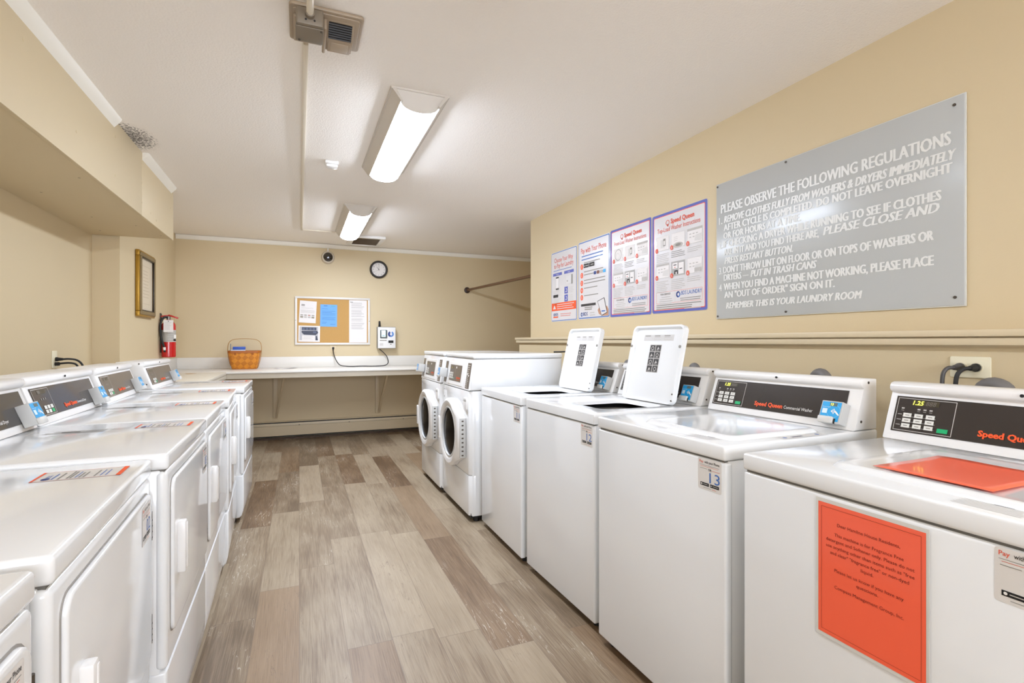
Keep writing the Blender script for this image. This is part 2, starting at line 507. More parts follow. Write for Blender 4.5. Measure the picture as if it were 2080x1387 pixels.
# ================================================================== SETTING
struct(MB().box(XL - .5, 3.8, YF - .1, YB + .1, -.1, 0, FLOORM).build('floor', smooth=0))
struct(MB().box(XL - .5, 3.8, YF - .1, YB + .1, CEIL, CEIL + .1, CEILM).build('ceiling', smooth=0))
struct(MB().box(XL - .3, XL, YF, 5.026, 0, CEIL, WALL).build('wall_left', smooth=0))
struct(MB().box(XP - .5, XP, 5.026, YB, 0, CEIL, WALL).build('wall_left_pier', smooth=0))
struct(MB().box(XP - .5, 3.7, YB, YB + .1, 0, CEIL, WALL).build('wall_back', smooth=0))
struct(MB().box(XL - .3, 3.7, YF - .1, YF, 0, CEIL, WALL).build('wall_front', smooth=0))
struct(MB().box(XR, 3.7, YF, YE, 0, CEIL, WALL).build('wall_right', smooth=0))
struct(MB().box(XRL, XR, YF, YE, 0, 1.21, WALL).build('wall_right_lower', smooth=0))
struct(MB().box(3.6, 3.7, YE, YB, 0, CEIL, WALL).build('wall_right_alcove', smooth=0))
m = MB()
m.box(2.062, XR + .001, YF, YE + .03, 1.2335, 1.2565, WALL2, 0.003)
m.box(2.072, XRL + .001, YF, YE + .022, 1.204, 1.2295, WALL2, 0.003)
m.box(2.085, XRL + .001, YF, YE + .015, 1.2, 1.236, WALL2)
struct(m.build('trim_1'))
# bulkhead (soffit) over the dryers
m = MB()
m.box(-.985, -.965, YF, 4.078, 2.054, CEIL, WALL, .002)
m.box(-.985, -.965, 4.082, 5.0, 2.054, CEIL, WALL, .002)
m.box(XL, -.984, YF, 5.0, 2.062, 2.085, WALL)
m.box(XL, -.984, 4.98, 5.0, 2.085, CEIL, WALL)
for (yy, zz) in ((3.55, 2.38), (3.55, 2.16), (4.09, 2.4), (4.09, 2.14), (4.09, 2.27), (4.45, 2.1), (4.9, 2.3), (3.0, 2.2), (2.5, 2.36), (4.3, 2.12)):
    m.cyl((-.966, yy, zz), (-.9635, yy, zz), .007, WALL, n=12)
for (xx, yy) in ((-1.1, 4.5), (-1.3, 4.3), (-1.35, 3.7), (-1.05, 3.3), (-1.2, 2.6), (-1.4, 4.8), (-1.02, 4.85)):
    m.cyl((xx, yy, 2.0625), (xx, yy, 2.0605), .006, VENTB, n=10)
struct(m.build('wall_soffit'))
m = MB()
def cove(y0, y1):
    m.prism([(-.966, CEIL), (-.928, CEIL), (-.932, CEIL - .012), (-.955, CEIL - .038), (-.966, CEIL - .05)], y0, y1, TRIMW, 'y')
cove(YF, 3.53); cove(4.09, 4.93)
struct(m.build('trim_2'))
m = MB()
for x0, x1 in ((XP + .005, .842), (.845, 3.6)):
    m.prism([(YB, CEIL - .003), (YB - .018, CEIL - .004), (YB - .016, CEIL - .035), (YB - .008, CEIL - .052), (YB, CEIL - .056)], x0, x1, TRIMW, 'x')
struct(m.build('trim_3'))

# unseen glowing window added behind the viewpoint as fill light
m = MB()
for x0, x1 in ((-1.2, .38), (.42, 2.0)):
    m.box(x0, x1, YF + .004, YF + .010, 1.0, 2.2, FILL_PANE)
m.build('added_fill_window')
struct(bpy.data.objects['added_fill_window'])
m = MB()
for x0, x1 in ((-1.26, -1.2), (.38, .42), (2.0, 2.06)): m.box(x0, x1, YF + .001, YF + .03, .94, 2.26, TRIMW, .003)
for z0, z1 in ((.94, 1.0), (1.58, 1.62), (2.2, 2.26)): m.box(-1.26, 2.06, YF + .001, YF + .028, z0, z1, TRIMW, .003)
struct(m.build('added_fill_window_frame'))

# ================================================================== CEILING THINGS
def fluorescent(name_label, loc, group, lens=None):
    t = thing('fluorescent_light', name_label, 'ceiling light', loc, 0, group)
    # loc = near-left corner on the ceiling; runs +y 1.26, +x .30, hangs down
    Wd, Ln = .30, 1.27
    def sec(w_in, z): return (Wd / 2 - w_in, Wd / 2 + w_in, -z)
    m = MB()
    # housing: sloping sides
    for s in (0, 1):
        P = [(0, 0), (.022, 0), (.060, -.062), (.050, -.066)]
        if s: P = [(Wd - x, z) for x, z in P]
        m.prism(P, .0, Ln, FIXW, 'y')
    m.box(.002, Wd - .002, .002, Ln - .002, -.01, 0, FIXW)
    m.build('housing', t)
    arc = [(Wd / 2 + .094 * cos(a), -.060 - .040 * sin(a)) for a in [pi * i / 14 for i in range(15)]]
    for y0, y1, yy in ((0.0, .03, 0), (Ln, Ln - .03, 1)):
        m = MB()
        # sloped end cap: ceiling edge full width, lower edge follows the arc
        top = [(0, y0, 0), (Wd, y0, 0)]
        n = len(arc)
        vs = [(0, y0, 0), (Wd, y0, 0)] + [(x, y1, z) for x, z in arc]
        fs = [(0, 1)]
        fs = []
        idx = list(range(2, 2 + n))
        fs.append([0, 1] + idx)
        m.add(vs, fs, FIXW)
        vs2 = [(x, y1 + (.004 if yy == 0 else -.004), z) for x, z in arc]
        pass
        m.build('end_cap', t)
    m = MB()
    vs = []; fs = []
    for x, z in arc:
        vs += [(x, .03, z), (x, Ln - .03, z)]
    for i in range(len(arc) - 1): fs.append((2 * i, 2 * i + 1, 2 * i + 3, 2 * i + 2))
    m.add(vs, fs, lens or LENS)
    m.build('lens', t)
    return t
GL = 'wraparound ceiling lights'
fluorescent('lit wraparound ceiling light nearer the exhaust vent, the larger in the picture', (.415, 2.55, CEIL), GL)
fluorescent('lit wraparound ceiling light further off, above the counter end near the back wall', (.375, 4.89, CEIL), GL)
fluorescent('added unseen wraparound fill light overhead, above the nearest machines', (.44, .10, CEIL), GL, FILL_LENS)  # added fixture out of view, weak fill over the near end

# exhaust vent with junction box
t = thing('exhaust_vent', 'aged beige ceiling exhaust vent plate with black grilles', 'vent', (0, 0, 0))
m = MB(); m.prism(rrect(-.036, .233, 2.049, 2.293, .016), CEIL - .014, CEIL, VENTB, 'z', .004)
m.prism(rrect(-.024, .221, 2.061, 2.281, .012), CEIL - .020, CEIL - .013, VENTB, 'z', .004)
m.build('face_plate', t)
m = MB()
# right hood: wedge with grille on the near slope and a recessed lower panel
m.prism([(2.087, CEIL - .02), (2.160, CEIL - .055), (2.260, CEIL - .045), (2.265, CEIL - .02)], .098, .200, VENTB, 'x', .003)
m.box(.086, .098, 2.085, 2.265, CEIL - .062, CEIL - .02, VENTB, .004)
m.box(-.02, .084, 2.095, 2.265, CEIL - .033, CEIL - .02, VENTB, .003)
m.build('hood', t)
def grille(x0, x1):
    m = MB()
    fr = Frame((x0, 2.093, CEIL - .023), (1, 0, 0), (0, .9, -.43))
    fr.n = -fr.n if fr.n.z > 0 else fr.n
    Lz = .07
    m.add([fr.p(0, 0, .002), fr.p(x1 - x0, 0, .002), fr.p(x1 - x0, Lz, .002), fr.p(0, Lz, .002)], [(0, 1, 2, 3)], BLACK)
    for i in range(7):
        z = .005 + i * .0098
        m.add([fr.p(0, z, .002), fr.p(x1 - x0, z, .002), fr.p(x1 - x0, z + .003, .006), fr.p(0, z + .003, .006)], [(0, 1, 2, 3)], mat('vent_slat', '2E2A27', .5))
    return m
grille(.106, .192).build('grille', t)
m = MB(); m.box(-.005, .082, 2.060, 2.093, CEIL - .024, CEIL - .018, BLACK); m.build('grille', t)
m = MB()
fr = Frame((.104, 2.172, CEIL - .0575), (1, 0, 0), (0, 1, .1))
m.box(.106, .194, 2.173, 2.255, CEIL - .0545, CEIL - .046, VENTB, .003)
m.box(.116, .184, 2.183, 2.245, CEIL - .0565, CEIL - .05, mat('beige_vent_panel', 'AD9C86', .5), .003)
m.build('cover', t)
t = thing('junction_box', 'grey taupe metal electrical box hanging under the ceiling vent', 'electrical box', (0, 0, 0))
m = MB(); m.prism(rrect(-.012, .084, 2.020, 2.125, .008), CEIL - .095, CEIL - .034, VENTG, 'z', .004)
m.build('box_body', t)
m = MB(); m.prism(rrect(-.014, .085, 2.035, 2.135, .006), CEIL - .100, CEIL - .0955, VENTG, 'z', .002); m.build('cover_plate', t)
for sx, sy in ((.0, 2.125), (.076, 2.043)):
    MB().cyl((sx, sy, CEIL - .100), (sx, sy, CEIL - .103), .004, HINGE, n=10).build('screw', t)
for sx in (.022, .052):
    MB().cyl((sx, 2.020, CEIL - .078), (sx, 2.018, CEIL - .078), .0035, BLACK, n=10).build('screw', t)
m = MB(); m.cyl((.036, 2.000, CEIL - .06), (.036, 2.021, CEIL - .06), .0165, VENTG, n=20, bev=.002)
m.build('conduit_connector', t)
tag(MB().tube([(.036, YF + .01, CEIL - .06), (.036, 0, CEIL - .06), (.036, 2.015, CEIL - .06)], .0125, CONDUIT, n=14).build('conduit'),
    'painted pipe conduit running overhead into the hanging electrical box', 'conduit')
m = MB()
m.box(.015, .036, 2.318, 6.20, CEIL - .014, CEIL, CONDUIT, .003)
m.box(.015, .38, 6.18, 6.20, CEIL - .014, CEIL, CONDUIT, .003)
tag(m.build('raceway'), 'thin painted surface raceway along the ceiling, turning to the far light', 'conduit')
t = thing('smoke_detector', 'small white square detector on the ceiling beside the nearer light', 'detector', (.165, 3.76, CEIL))
MB().box(0, .09, 0, .07, -.022, 0, WHITE2, .006).build('base', t)
MB().box(.006, .084, .004, .066, -.044, -.021, WHITE2, .01).build('cover', t)
t = thing('ceiling_vent', 'flat beige louvred ceiling vent behind the far light', 'vent', (.56, 6.27, CEIL))
m = MB(); Wv, Dv = .40, .55
m.box(0, Wv, 0, .05, -.03, 0, WHITE2, .003); m.box(0, Wv, Dv - .04, Dv, -.03, 0, WHITE2, .003)
m.box(0, .05, .05, Dv - .04, -.03, 0, WHITE2, .003); m.box(Wv - .05, Wv, .05, Dv - .04, -.03, 0, WHITE2, .003)
m.build('frame', t)
m = MB()
for i in range(13):
    y = .06 + i * .035
    m.prism([(y, -.024), (y + .024, -.012), (y + .024, -.010), (y, -.022)], .05, Wv - .05, VENTB, 'x')
m.box(.04, Wv - .04, .04, Dv - .03, -.006, 0, VENTG)
m.build('louvre', t)

# ================================================================== WASHERS
WW, DD, TOPZ = .655, .71, .914
YO = {'washer': .018, 'dryer': -.055}
CON_B, CON_T = (.567, .914), (.617, 1.058)

def console_profile(kind):
    k = YO[kind]
    return [(.567 + k, .915), (.617 + k, 1.056), (.6085 + k, 1.0605), (.604 + k, 1.069), (.6055 + k, 1.079), (.612 + k, 1.087), (.622 + k, 1.090), (.706, 1.088), (.706, .915)]

def slope_frame(kind):
    return Frame((0, CON_B[0] + YO[kind], CON_B[1] + .001), (1, 0, 0), (0, CON_T[0] - CON_B[0], CON_T[1] - CON_B[1]))

def buttons(m, fr, x0, z0, rows, cols, bw, bh, dx, dz, green_at=None):
    for r in range(rows):
        for c in range(cols):
            mm = KEY
            m.rect(fr, x0 + c * dx, z0 + r * dz, bw, bh, mm, 3)
            m.rect(fr, x0 + c * dx + bw * .25, z0 + r * dz + bh * .4, bw * .5, bh * .2, INKG, 4)

def add_console(t, width, kind, plate, price, x_off=0.0):
    con = MB().prism(console_profile(kind), x_off, width - x_off, WHITE2, 'x', .006).build('console', t)
    fr = slope_frame(kind)
    k_ = YO[kind]
    px0, px1 = (.022, width - .045) if kind == 'washer' else (.035, width - .035)
    m = MB()
    # raised plate as a thin slab on the slope
    M_ = fr.matrix()
    m.box(px0, px1, .026, .138, .0, .0022, plate, .0008, 1, M_)
    m.build('faceplate', con)
    f2 = Frame(fr.p(0, 0, .0022), fr.ux, fr.uz)
    m = MB()
    kx0 = px0 + .006
    kw = .155 if kind == 'washer' else .14
    for (x, z, w_, h) in ((kx0, .030, kw, .0018), (kx0, .131, kw, .0018), (kx0, .030, .0018, .102), (kx0 + kw - .0018, .030, .0018, .102)):
        m.rect(f2, x, z, w_, h, INKLG, 1)
    m.rect(f2, kx0 + .040, .112, .072, .016, DISP, 1)
    if kind == 'washer':
        m.text(f2, price, kx0 + .043, .1135, .0185, LED, 3, .012, .15)
        m.text(f2, '888', kx0 + .077, .1135, .0185, SEG, 2, .004, .15)
        buttons(m, f2, kx0 + .022, .040, 3, 3, .023, .0125, .031, .0165)
        m.rect(f2, kx0 + .118, .037, .027, .0125, GREEN, 3)
        for i in range(3):
            m.rect(f2, kx0 + .006, .0465 + i * .0165, .012, .0016, INKLG, 2)
            m.rect(f2, kx0 + .020, .0575 + i * .0165 - .016, .09, .0008, INKLG, 2)
        for xx in (.014, .058, .074, .090):
            m.rect(f2, kx0 + xx, .098, .008, .004, INKLG, 2); m.rect(f2, kx0 + xx, .0925, .008, .0018, INKG, 2)
    else:
        m.rect(f2, kx0 + .045, .114, .02, .012, SEG, 2)
        for r in range(2):
            for c in range(3):
                g = (r == 0 and c == 2)
                m.rect(f2, kx0 + .05 + c * .027, .036 + r * .0165, .021, .0135, GREEN if g else KEY, 3)
        for xx in (.05, .068, .085):
            m.rect(f2, kx0 + xx, .088, .007, .008, INKG, 2)
    m.build('keypad', con)
    m = MB()
    if kind == 'washer':
        for k in range(3): m.text(f2, 'Speed Queen', .2425 + k * .0006, .044, .0235, ORANGE, 2 + k, .03, width=.128)
        m.text(f2, 'Commercial Washer', .377, .0445, .0175, INKW, 2, .0, width=.118)
    else:
        for k in range(3): m.text(f2, 'Speed Queen', .2695 + k * .0006, .042, .022, ORANGE, 2 + k, .03, width=.125)
        m.text(f2, 'Commercial Dryer', .401, .0425, .016, INKW, 2, .0, width=.105)
    m.build('lettering', con)
    # lip screws and end-cap screws
    m = MB()
    m.cyl((width * .5, .603 + k_, 1.075), (width * .5, .6005 + k_, 1.075), .0045, BLACK, n=12)
    m.build('centre_screw', con)
    for xs in (x_off, width - x_off):
        sgn = -1 if xs == x_off else 1
        for (y, z) in ((.640 + k_, 1.076), (.60 + k_, .945)):
            MB().cyl((xs, y, z), (xs + sgn * .0015, y, z), .0045, HINGE, n=10).build('screw', con)
    return con

def add_reader(t, x0, kind, digits=None):
    RW = .078
    """blue contactless card reader standing off the slope"""
    fr = slope_frame(kind)
    rd = MB()
    M_ = fr.matrix(x0, .009, 0)
    rd.prism([(0.0, .003), (.0, .042), (.078, .038), (.078, .0)], 0, RW, READER, 'x', .004, 2, M_ @ Matrix(((1, 0, 0, 0), (0, 1, 0, 0), (0, 0, 1, 0), (0, 0, 0, 1))))
    o = rd.build('card_reader', t)
    # local plane on the outer face: from (z=.0,h=.062) to (z=.082,h=.05)
    p0 = fr.p(x0, .009, .0424); p1 = fr.p(x0, .009 + .078, .0384)
    f2 = Frame(p0, (1, 0, 0), p1 - p0)
    m = MB()
    m.rect(f2, .005, .020, .067, .055, SKY, 1)
    m.rect(f2, .058, .006, .014, .016, SKY, 1)
    m.rect(f2, .032, .060, .026, .012, mat('reader_window', '5C6A66', .3), 2)
    if digits:
        m.text(f2, digits, .036, .0622, .0115, LED, 3, .015)
    m.rect(f2, .010, .033, .017, .017, mat('pale_symbol', 'D5E6EE', .4), 2)
    for i, (ro, ri) in enumerate(((.006, .0), (.010, .008), (.014, .012))):
        m.ring(f2, .040, .042, ro, ri + .0001, INKW, 2, 12, -.8, .8)
    m.poly(f2, [(.054, .046), (.060, .042), (.072, .030), (.068, .028), (.058, .036), (.052, .041)], INKW, 2)
    m.ring(f2, .050, .042, .023, .022, mat('pale_cyan_ring', '7CC8EA', .4), 2)
    m.text(f2, 'Tap or insert', .007, .0545, .0055, mat('pale_symbol', 'D5E6EE', .4), 2)
    m.build('reader_label', o)
    m = MB()
    q0 = fr.matrix(x0, .009, 0)
    m.box(.004, .056, -.002, .022, .038, .052, mat('light_grey_plastic', 'CFCDC8', .4), .004, 2, q0)
    m.box(.058, .062, -.001, .016, .036, .0445, BLACK, 0, 1, q0)
    m.build('card_slot', o)
    return o

def number_sticker(t, fr, num, w_=.092, h=.084, parent_name='number_sticker'):
    """white sticker printed with the machine number; square code left out"""
    m = MB()
    m.poly(fr, rrect(0, w_, 0, h * 1.12, .006), STICK, 1)
    H = h * 1.12
    m.text(fr, 'Pay', .006, H - .0135, .0115, REDOR, 2, .01)
    m.text(fr, 'with your Phone', .0265, H - .0135, .0115, INKD, 2, .01, width=.058)
    m.rect(fr, .006, H - .020, .078, .0009, INKG, 2); m.rect(fr, .01, H - .024, .07, .0008, REDOR, 2)
    m.text(fr, 'OR', .041, H - .0345, .0095, INKD, 2, .02)
    m.rect(fr, .056, H - .0325, .03, .001, REDOR, 2); m.rect(fr, .008, H - .0305, .029, .0012, INKG, 2)
    m.text(fr, num, .046, .0245, .044, BLUE, 2, .0, width=.040)
    m.rect(fr, .010, .012, .034, .0095, BLACK, 2); m.rect(fr, .049, .012, .034, .0095, BLACK, 2)
    m.disc(fr, .0155, .0168, .0028, .0028, INKW, 3, 10); m.rect(fr, .021, .016, .019, .0018, INKLG, 3)
    m.poly(fr, [(.052, .0145), (.0565, .0168), (.052, .0190)], INKW, 3); m.rect(fr, .059, .016, .02, .0018, INKLG, 3)
    m.rect(fr, .022, .006, .03, .001, INKG, 2); m.rect(fr, .056, .006, .016, .001, REDOR, 2)
    return m.build(parent_name, t)

def deck(width, hole=None):
    """top deck slab with rolled edges, optional rounded tub opening"""
    m = MB()
    if hole is None:
        m.box(0, width, -.003, DD, .869, TOPZ, WHITE, .0075, 3)
        return m
    r = .0075
    hx0, hx1, hy0, hy1 = hole
    n = 6
    out = rrect(r, width - r, -.003 + r, DD - r, .004, n); inn = rrect(hx0, hx1, hy0, hy1, .06, n)
    K = len(out)
    # rolled outer edge rings
    rings = []
    for k in range(5):
        a = pi / 2 * k / 4
        off = r * sin(a); z = TOPZ - r + r * cos(a)
        rings.append([(x + (off if x > width / 2 else -off), y + (off if y > DD / 2 else -off), z) for x, y in out])
    rings.append([(x, y, .869) for x, y, z in rings[-1]])
    loops = [[(x, y, .895) for x, y in rrect(hx0 + .012, hx1 - .012, hy0 + .012, hy1 - .012, .055, n)], [(x, y, TOPZ - .016) for x, y in rrect(hx0 + .006, hx1 - .006, hy0 + .006, hy1 - .006, .058, n)],
             [(x, y, TOPZ - .004) for x, y in inn], [(x, y, TOPZ) for x, y in rrect(hx0 - .008, hx1 + .008, hy0 - .008, hy1 + .008, .066, n)]] + rings
    vs = [p for L_ in loops for p in L_]
    fs = []
    for a in range(len(loops) - 1):
        for i in range(K):
            j = (i + 1) % K
            fs.append((a * K + i, a * K + j, (a + 1) * K + j, (a + 1) * K + i))
    m.add(vs, fs, WHITE)
    return m

LX0, LX1, LY0, LY1 = .205, .590, .085, .475    # lid footprint

def top_loader(loc, rz, label, num, open_lid, group, digits=None, price='1.25'):
    t = thing('top_load_washer', label, 'washing machine', loc, rz, group)
    MB().box(.003, WW - .003, .014, DD - .005, .035, .868, WHITE, .006).build('cabinet', t)
    MB().box(0, WW, 0, .03, .032, .864, WHITE, .008, 3).build('front_panel', t)
    m = MB(); m.box(.008, WW - .008, .006, DD - .01, .862, .871, SEAM); m.build('seam_shade_strip', t)  # dark strip paints the shade of the gap under the deck
    if open_lid:
        deck(WW, (LX0 + .03, LX1 - .03, LY0 + .035, LY1 - .02)).build('top_deck', t)
        m = MB()
        cx, cy = (LX0 + LX1) / 2, (LY0 + LY1) / 2 + .01
        m.lathe([(.235, .795), (.235, .45), (.19, .42), (0.0, .42)], mat('wash_tub', '4A4540', .45), Matrix.Translation((cx, cy, 0)), 32, cap=False)  # tub and ring colours darkened to paint the shade inside the opening
        m.lathe([(.285, .880), (.19, .872), (.19, .775), (.235, .77)], mat('tub_ring', '2B2724', .5), Matrix.Translation((cx, cy, 0)), 32, cap=False)
        m.build('wash_tub', t)
    else:
        deck(WW).build('top_deck', t)
    # lid: tray with rim, built flat (outer face up, hinge at y=LY1) then swung
    m = MB()
    pv = Vector((0, LY1, TOPZ + .003))
    if open_lid:
        Mx = Matrix.Translation(pv) @ Matrix.Rotation(radians(-103), 4, 'X') @ Matrix.Translation(-pv)
    else:
        Mx = Matrix.Identity(4)
    z0 = TOPZ + .002
    if open_lid:
        out = rrect(LX0, LX1, LY0, LY1, .03)
        m.prism(out, z0 + .010, z0 + .022, WHITE, 'z', .006, 3, Mx)
        inn = rrect(LX0 + .017, LX1 - .017, LY0 + .017, LY1 - .004, .02)
        K = len(out)
        A = [(x, y, z0 + .012) for x, y in out]; B = [(x, y, z0 - .010) for x, y in out]
        C = [(x, y, z0 - .010) for x, y in rrect(LX0 + .010, LX1 - .010, LY0 + .010, LY1 - .004, .026)]
        D = [(x, y, z0 + .004) for x, y in inn]
        fs = []
        for a in range(3):
            for i in range(K):
                j = (i + 1) % K; fs.append((a * K + i, a * K + j, (a + 1) * K + j, (a + 1) * K + i))
        fs.append([3 * K + i for i in range(K)])
        m.add(A + B + C + D, fs, WHITE, Mx)
        lid = m.build('lid', t)
        # stickers on the inside of the lid: x right, up = away from hinge (towards LY0)
        o_ = Mx @ Vector((LX0, LY1, z0 + .004)); ux = (Mx.to_3x3() @ Vector((1, 0, 0))); uz = (Mx.to_3x3() @ Vector((0, -1, 0)))
        fr = Frame(o_, ux, uz)
        H, Wl = LY1 - LY0, LX1 - LX0
        m = MB()
        m.rect(fr, Wl * .22, H * .80, Wl * .58, H * .08, mat('grey_label', 'C9C6C2', .5), 1)
        for k in range(3):
            x = Wl * (.24 + k * .19)
            m.rect(fr, x, H * .86, Wl * .11, H * .012, INKG, 2); m.lines(fr, x, H * .845, Wl * .15, 4, H * .010, H * .004, INKLG if k else PAPER, 2)
            m.rect(fr, x + Wl * .01, H * .825, Wl * .12, H * .01, PAPER, 3)
        m.build('care_label', lid)
        m = MB()
        bx, bz, bw, bh = Wl * .375, H * .38, Wl * .225, H * .37
        m.rect(fr, bx, bz, bw, bh, INKLG, 1)
        for r in range(4):
            for c in range(2):
                cx_, cz_ = bx + bw * (.04 + .49 * c), bz + bh * (.02 + .245 * r)
                m.rect(fr, cx_, cz_, bw * .43, bh * .22, INKD, 2)
                if (r + c) % 2: m.ring(fr, cx_ + bw * .22, cz_ + bh * .11, bw * .12, bw * .08, INKLG, 3, 12)
                else: m.poly(fr, [(cx_ + bw * .1, cz_ + bh * .05), (cx_ + bw * .33, cz_ + bh * .08), (cx_ + bw * .2, cz_ + bh * .17)], INKLG, 3)
                m.rect(fr, cx_ + bw * .05, cz_ + bh * .02, bw * .3, bh * .012, INKLG, 3)
        m.build('pictogram_label', lid)
        m = MB(); m.rect(fr, .004, H * .08, .012, H * .16, INKLG, 1)
        for i in range(9): m.rect(fr, .006, H * (.09 + i * .016), .008, H * .006, INKG, 2)
        m.build('serial_label', lid)
        for xx in (.010, Wl - .010):
            p = fr.p(xx, H * .72, .012); q = fr.p(xx, H * .72, .017)
            MB().cyl(p, q, .0075, INKG, n=14, bev=.001).build('bumper', lid)
        for xx in (Wl - .006,):
            for zz in (.05, .13):
                p = fr.p(xx, H * zz, .010); q = fr.p(xx, H * zz, .0155)
                MB().cyl(p, q, .004, HINGE, n=10).build('lid_screw', lid)
    else:
        out = rrect(LX0 - .02, LX1 + .02, LY0 - .012, LY1 + .01, .035)
        K = len(out)
        A = [(x, y, TOPZ - .0005) for x, y in out]
        B = [(x, y, z0 + .007) for x, y in rrect(LX0 - .012, LX1 + .012, LY0 - .004, LY1 + .004, .032)]
        C = [(x, y, z0 + .010) for x, y in rrect(LX0 - .004, LX1 + .004, LY0 + .006, LY1 - .004, .03)]
        D = [(x, y, z0 + .007) for x, y in rrect(LX0 + .012, LX1 - .012, LY0 + .022, LY1 - .02, .028)]
        fs = []
        for a in range(3):
            for i in range(K):
                j = (i + 1) % K; fs.append((a * K + i, a * K + j, (a + 1) * K + j, (a + 1) * K + i))
        fs.append([3 * K + i for i in range(K)])
        m.add(A + B + C + D, fs, WHITE)
        lid = m.build('lid', t)
    add_console(t, WW, 'washer', DARK, price)
    add_reader(t, WW - .108, 'washer', digits)
    number_sticker(t, Frame((.548, 0, .768), (1, 0, 0), (0, 0, 1)), num)
    # printed labels on the deck
    if not open_lid:
        m = MB()
        fr = Frame((.47, .008, TOPZ), (1, 0, 0), (0, 1, 0))
        m.lines(fr, .0, .060, .11, 6, .009, .0022, INKLG, 1, .25)
        m.rect(fr, .045, .064, .03, .010, mat('slate_ink', '6C6A78', .5), 1)
        m.build('deck_label', t)
        m = MB(); fr = Frame((.618, .30, TOPZ), (0, 1, 0), (-1, 0, 0))
        m.rect(fr, -.05, -.035, .2, .032, STICK, 1); m.frame_line(fr, -.05, -.035, .2, .032, .001, INKLG, 2)
        m.rect(fr, 0.0, -.024, .05, .010, mat('slate_ink', '6C6A78', .5), 2); m.disc(fr, -.03, -.019, .007, .007, BLUE, 2, 12); m.disc(fr, .12, -.019, .007, .007, BLUE, 2, 12)
        m.build('console_label', t)
    for fx in (.05, WW - .05):
        for fy in (.05, DD - .06):
            MB().cyl((fx, fy, 0), (fx, fy, .036), .02, BLACK, n=14).build('foot', t)
    return t
GW = 'top load washers along the ledge wall'
R90 = -pi / 2
top_loader((1.116, 3.212, 0), R90, 'white top load washer numbered 11 with its lid up, next to the front loader', '11', True, GW)
top_loader((1.122, 2.50, 0), R90 + radians(1.6), 'white top load washer numbered 12 with its lid up, larger of the two open ones', '12', True, GW)
top_loader((1.120, 1.785, 0), R90 + radians(1.6), 'white top load washer numbered 13 with its lid shut and nothing posted on it', '13', False, GW, '13')
W14 = top_loader((1.120, 1.05, 0), R90, 'white top load washer with orange notices on its front and lid', '14', False, GW)

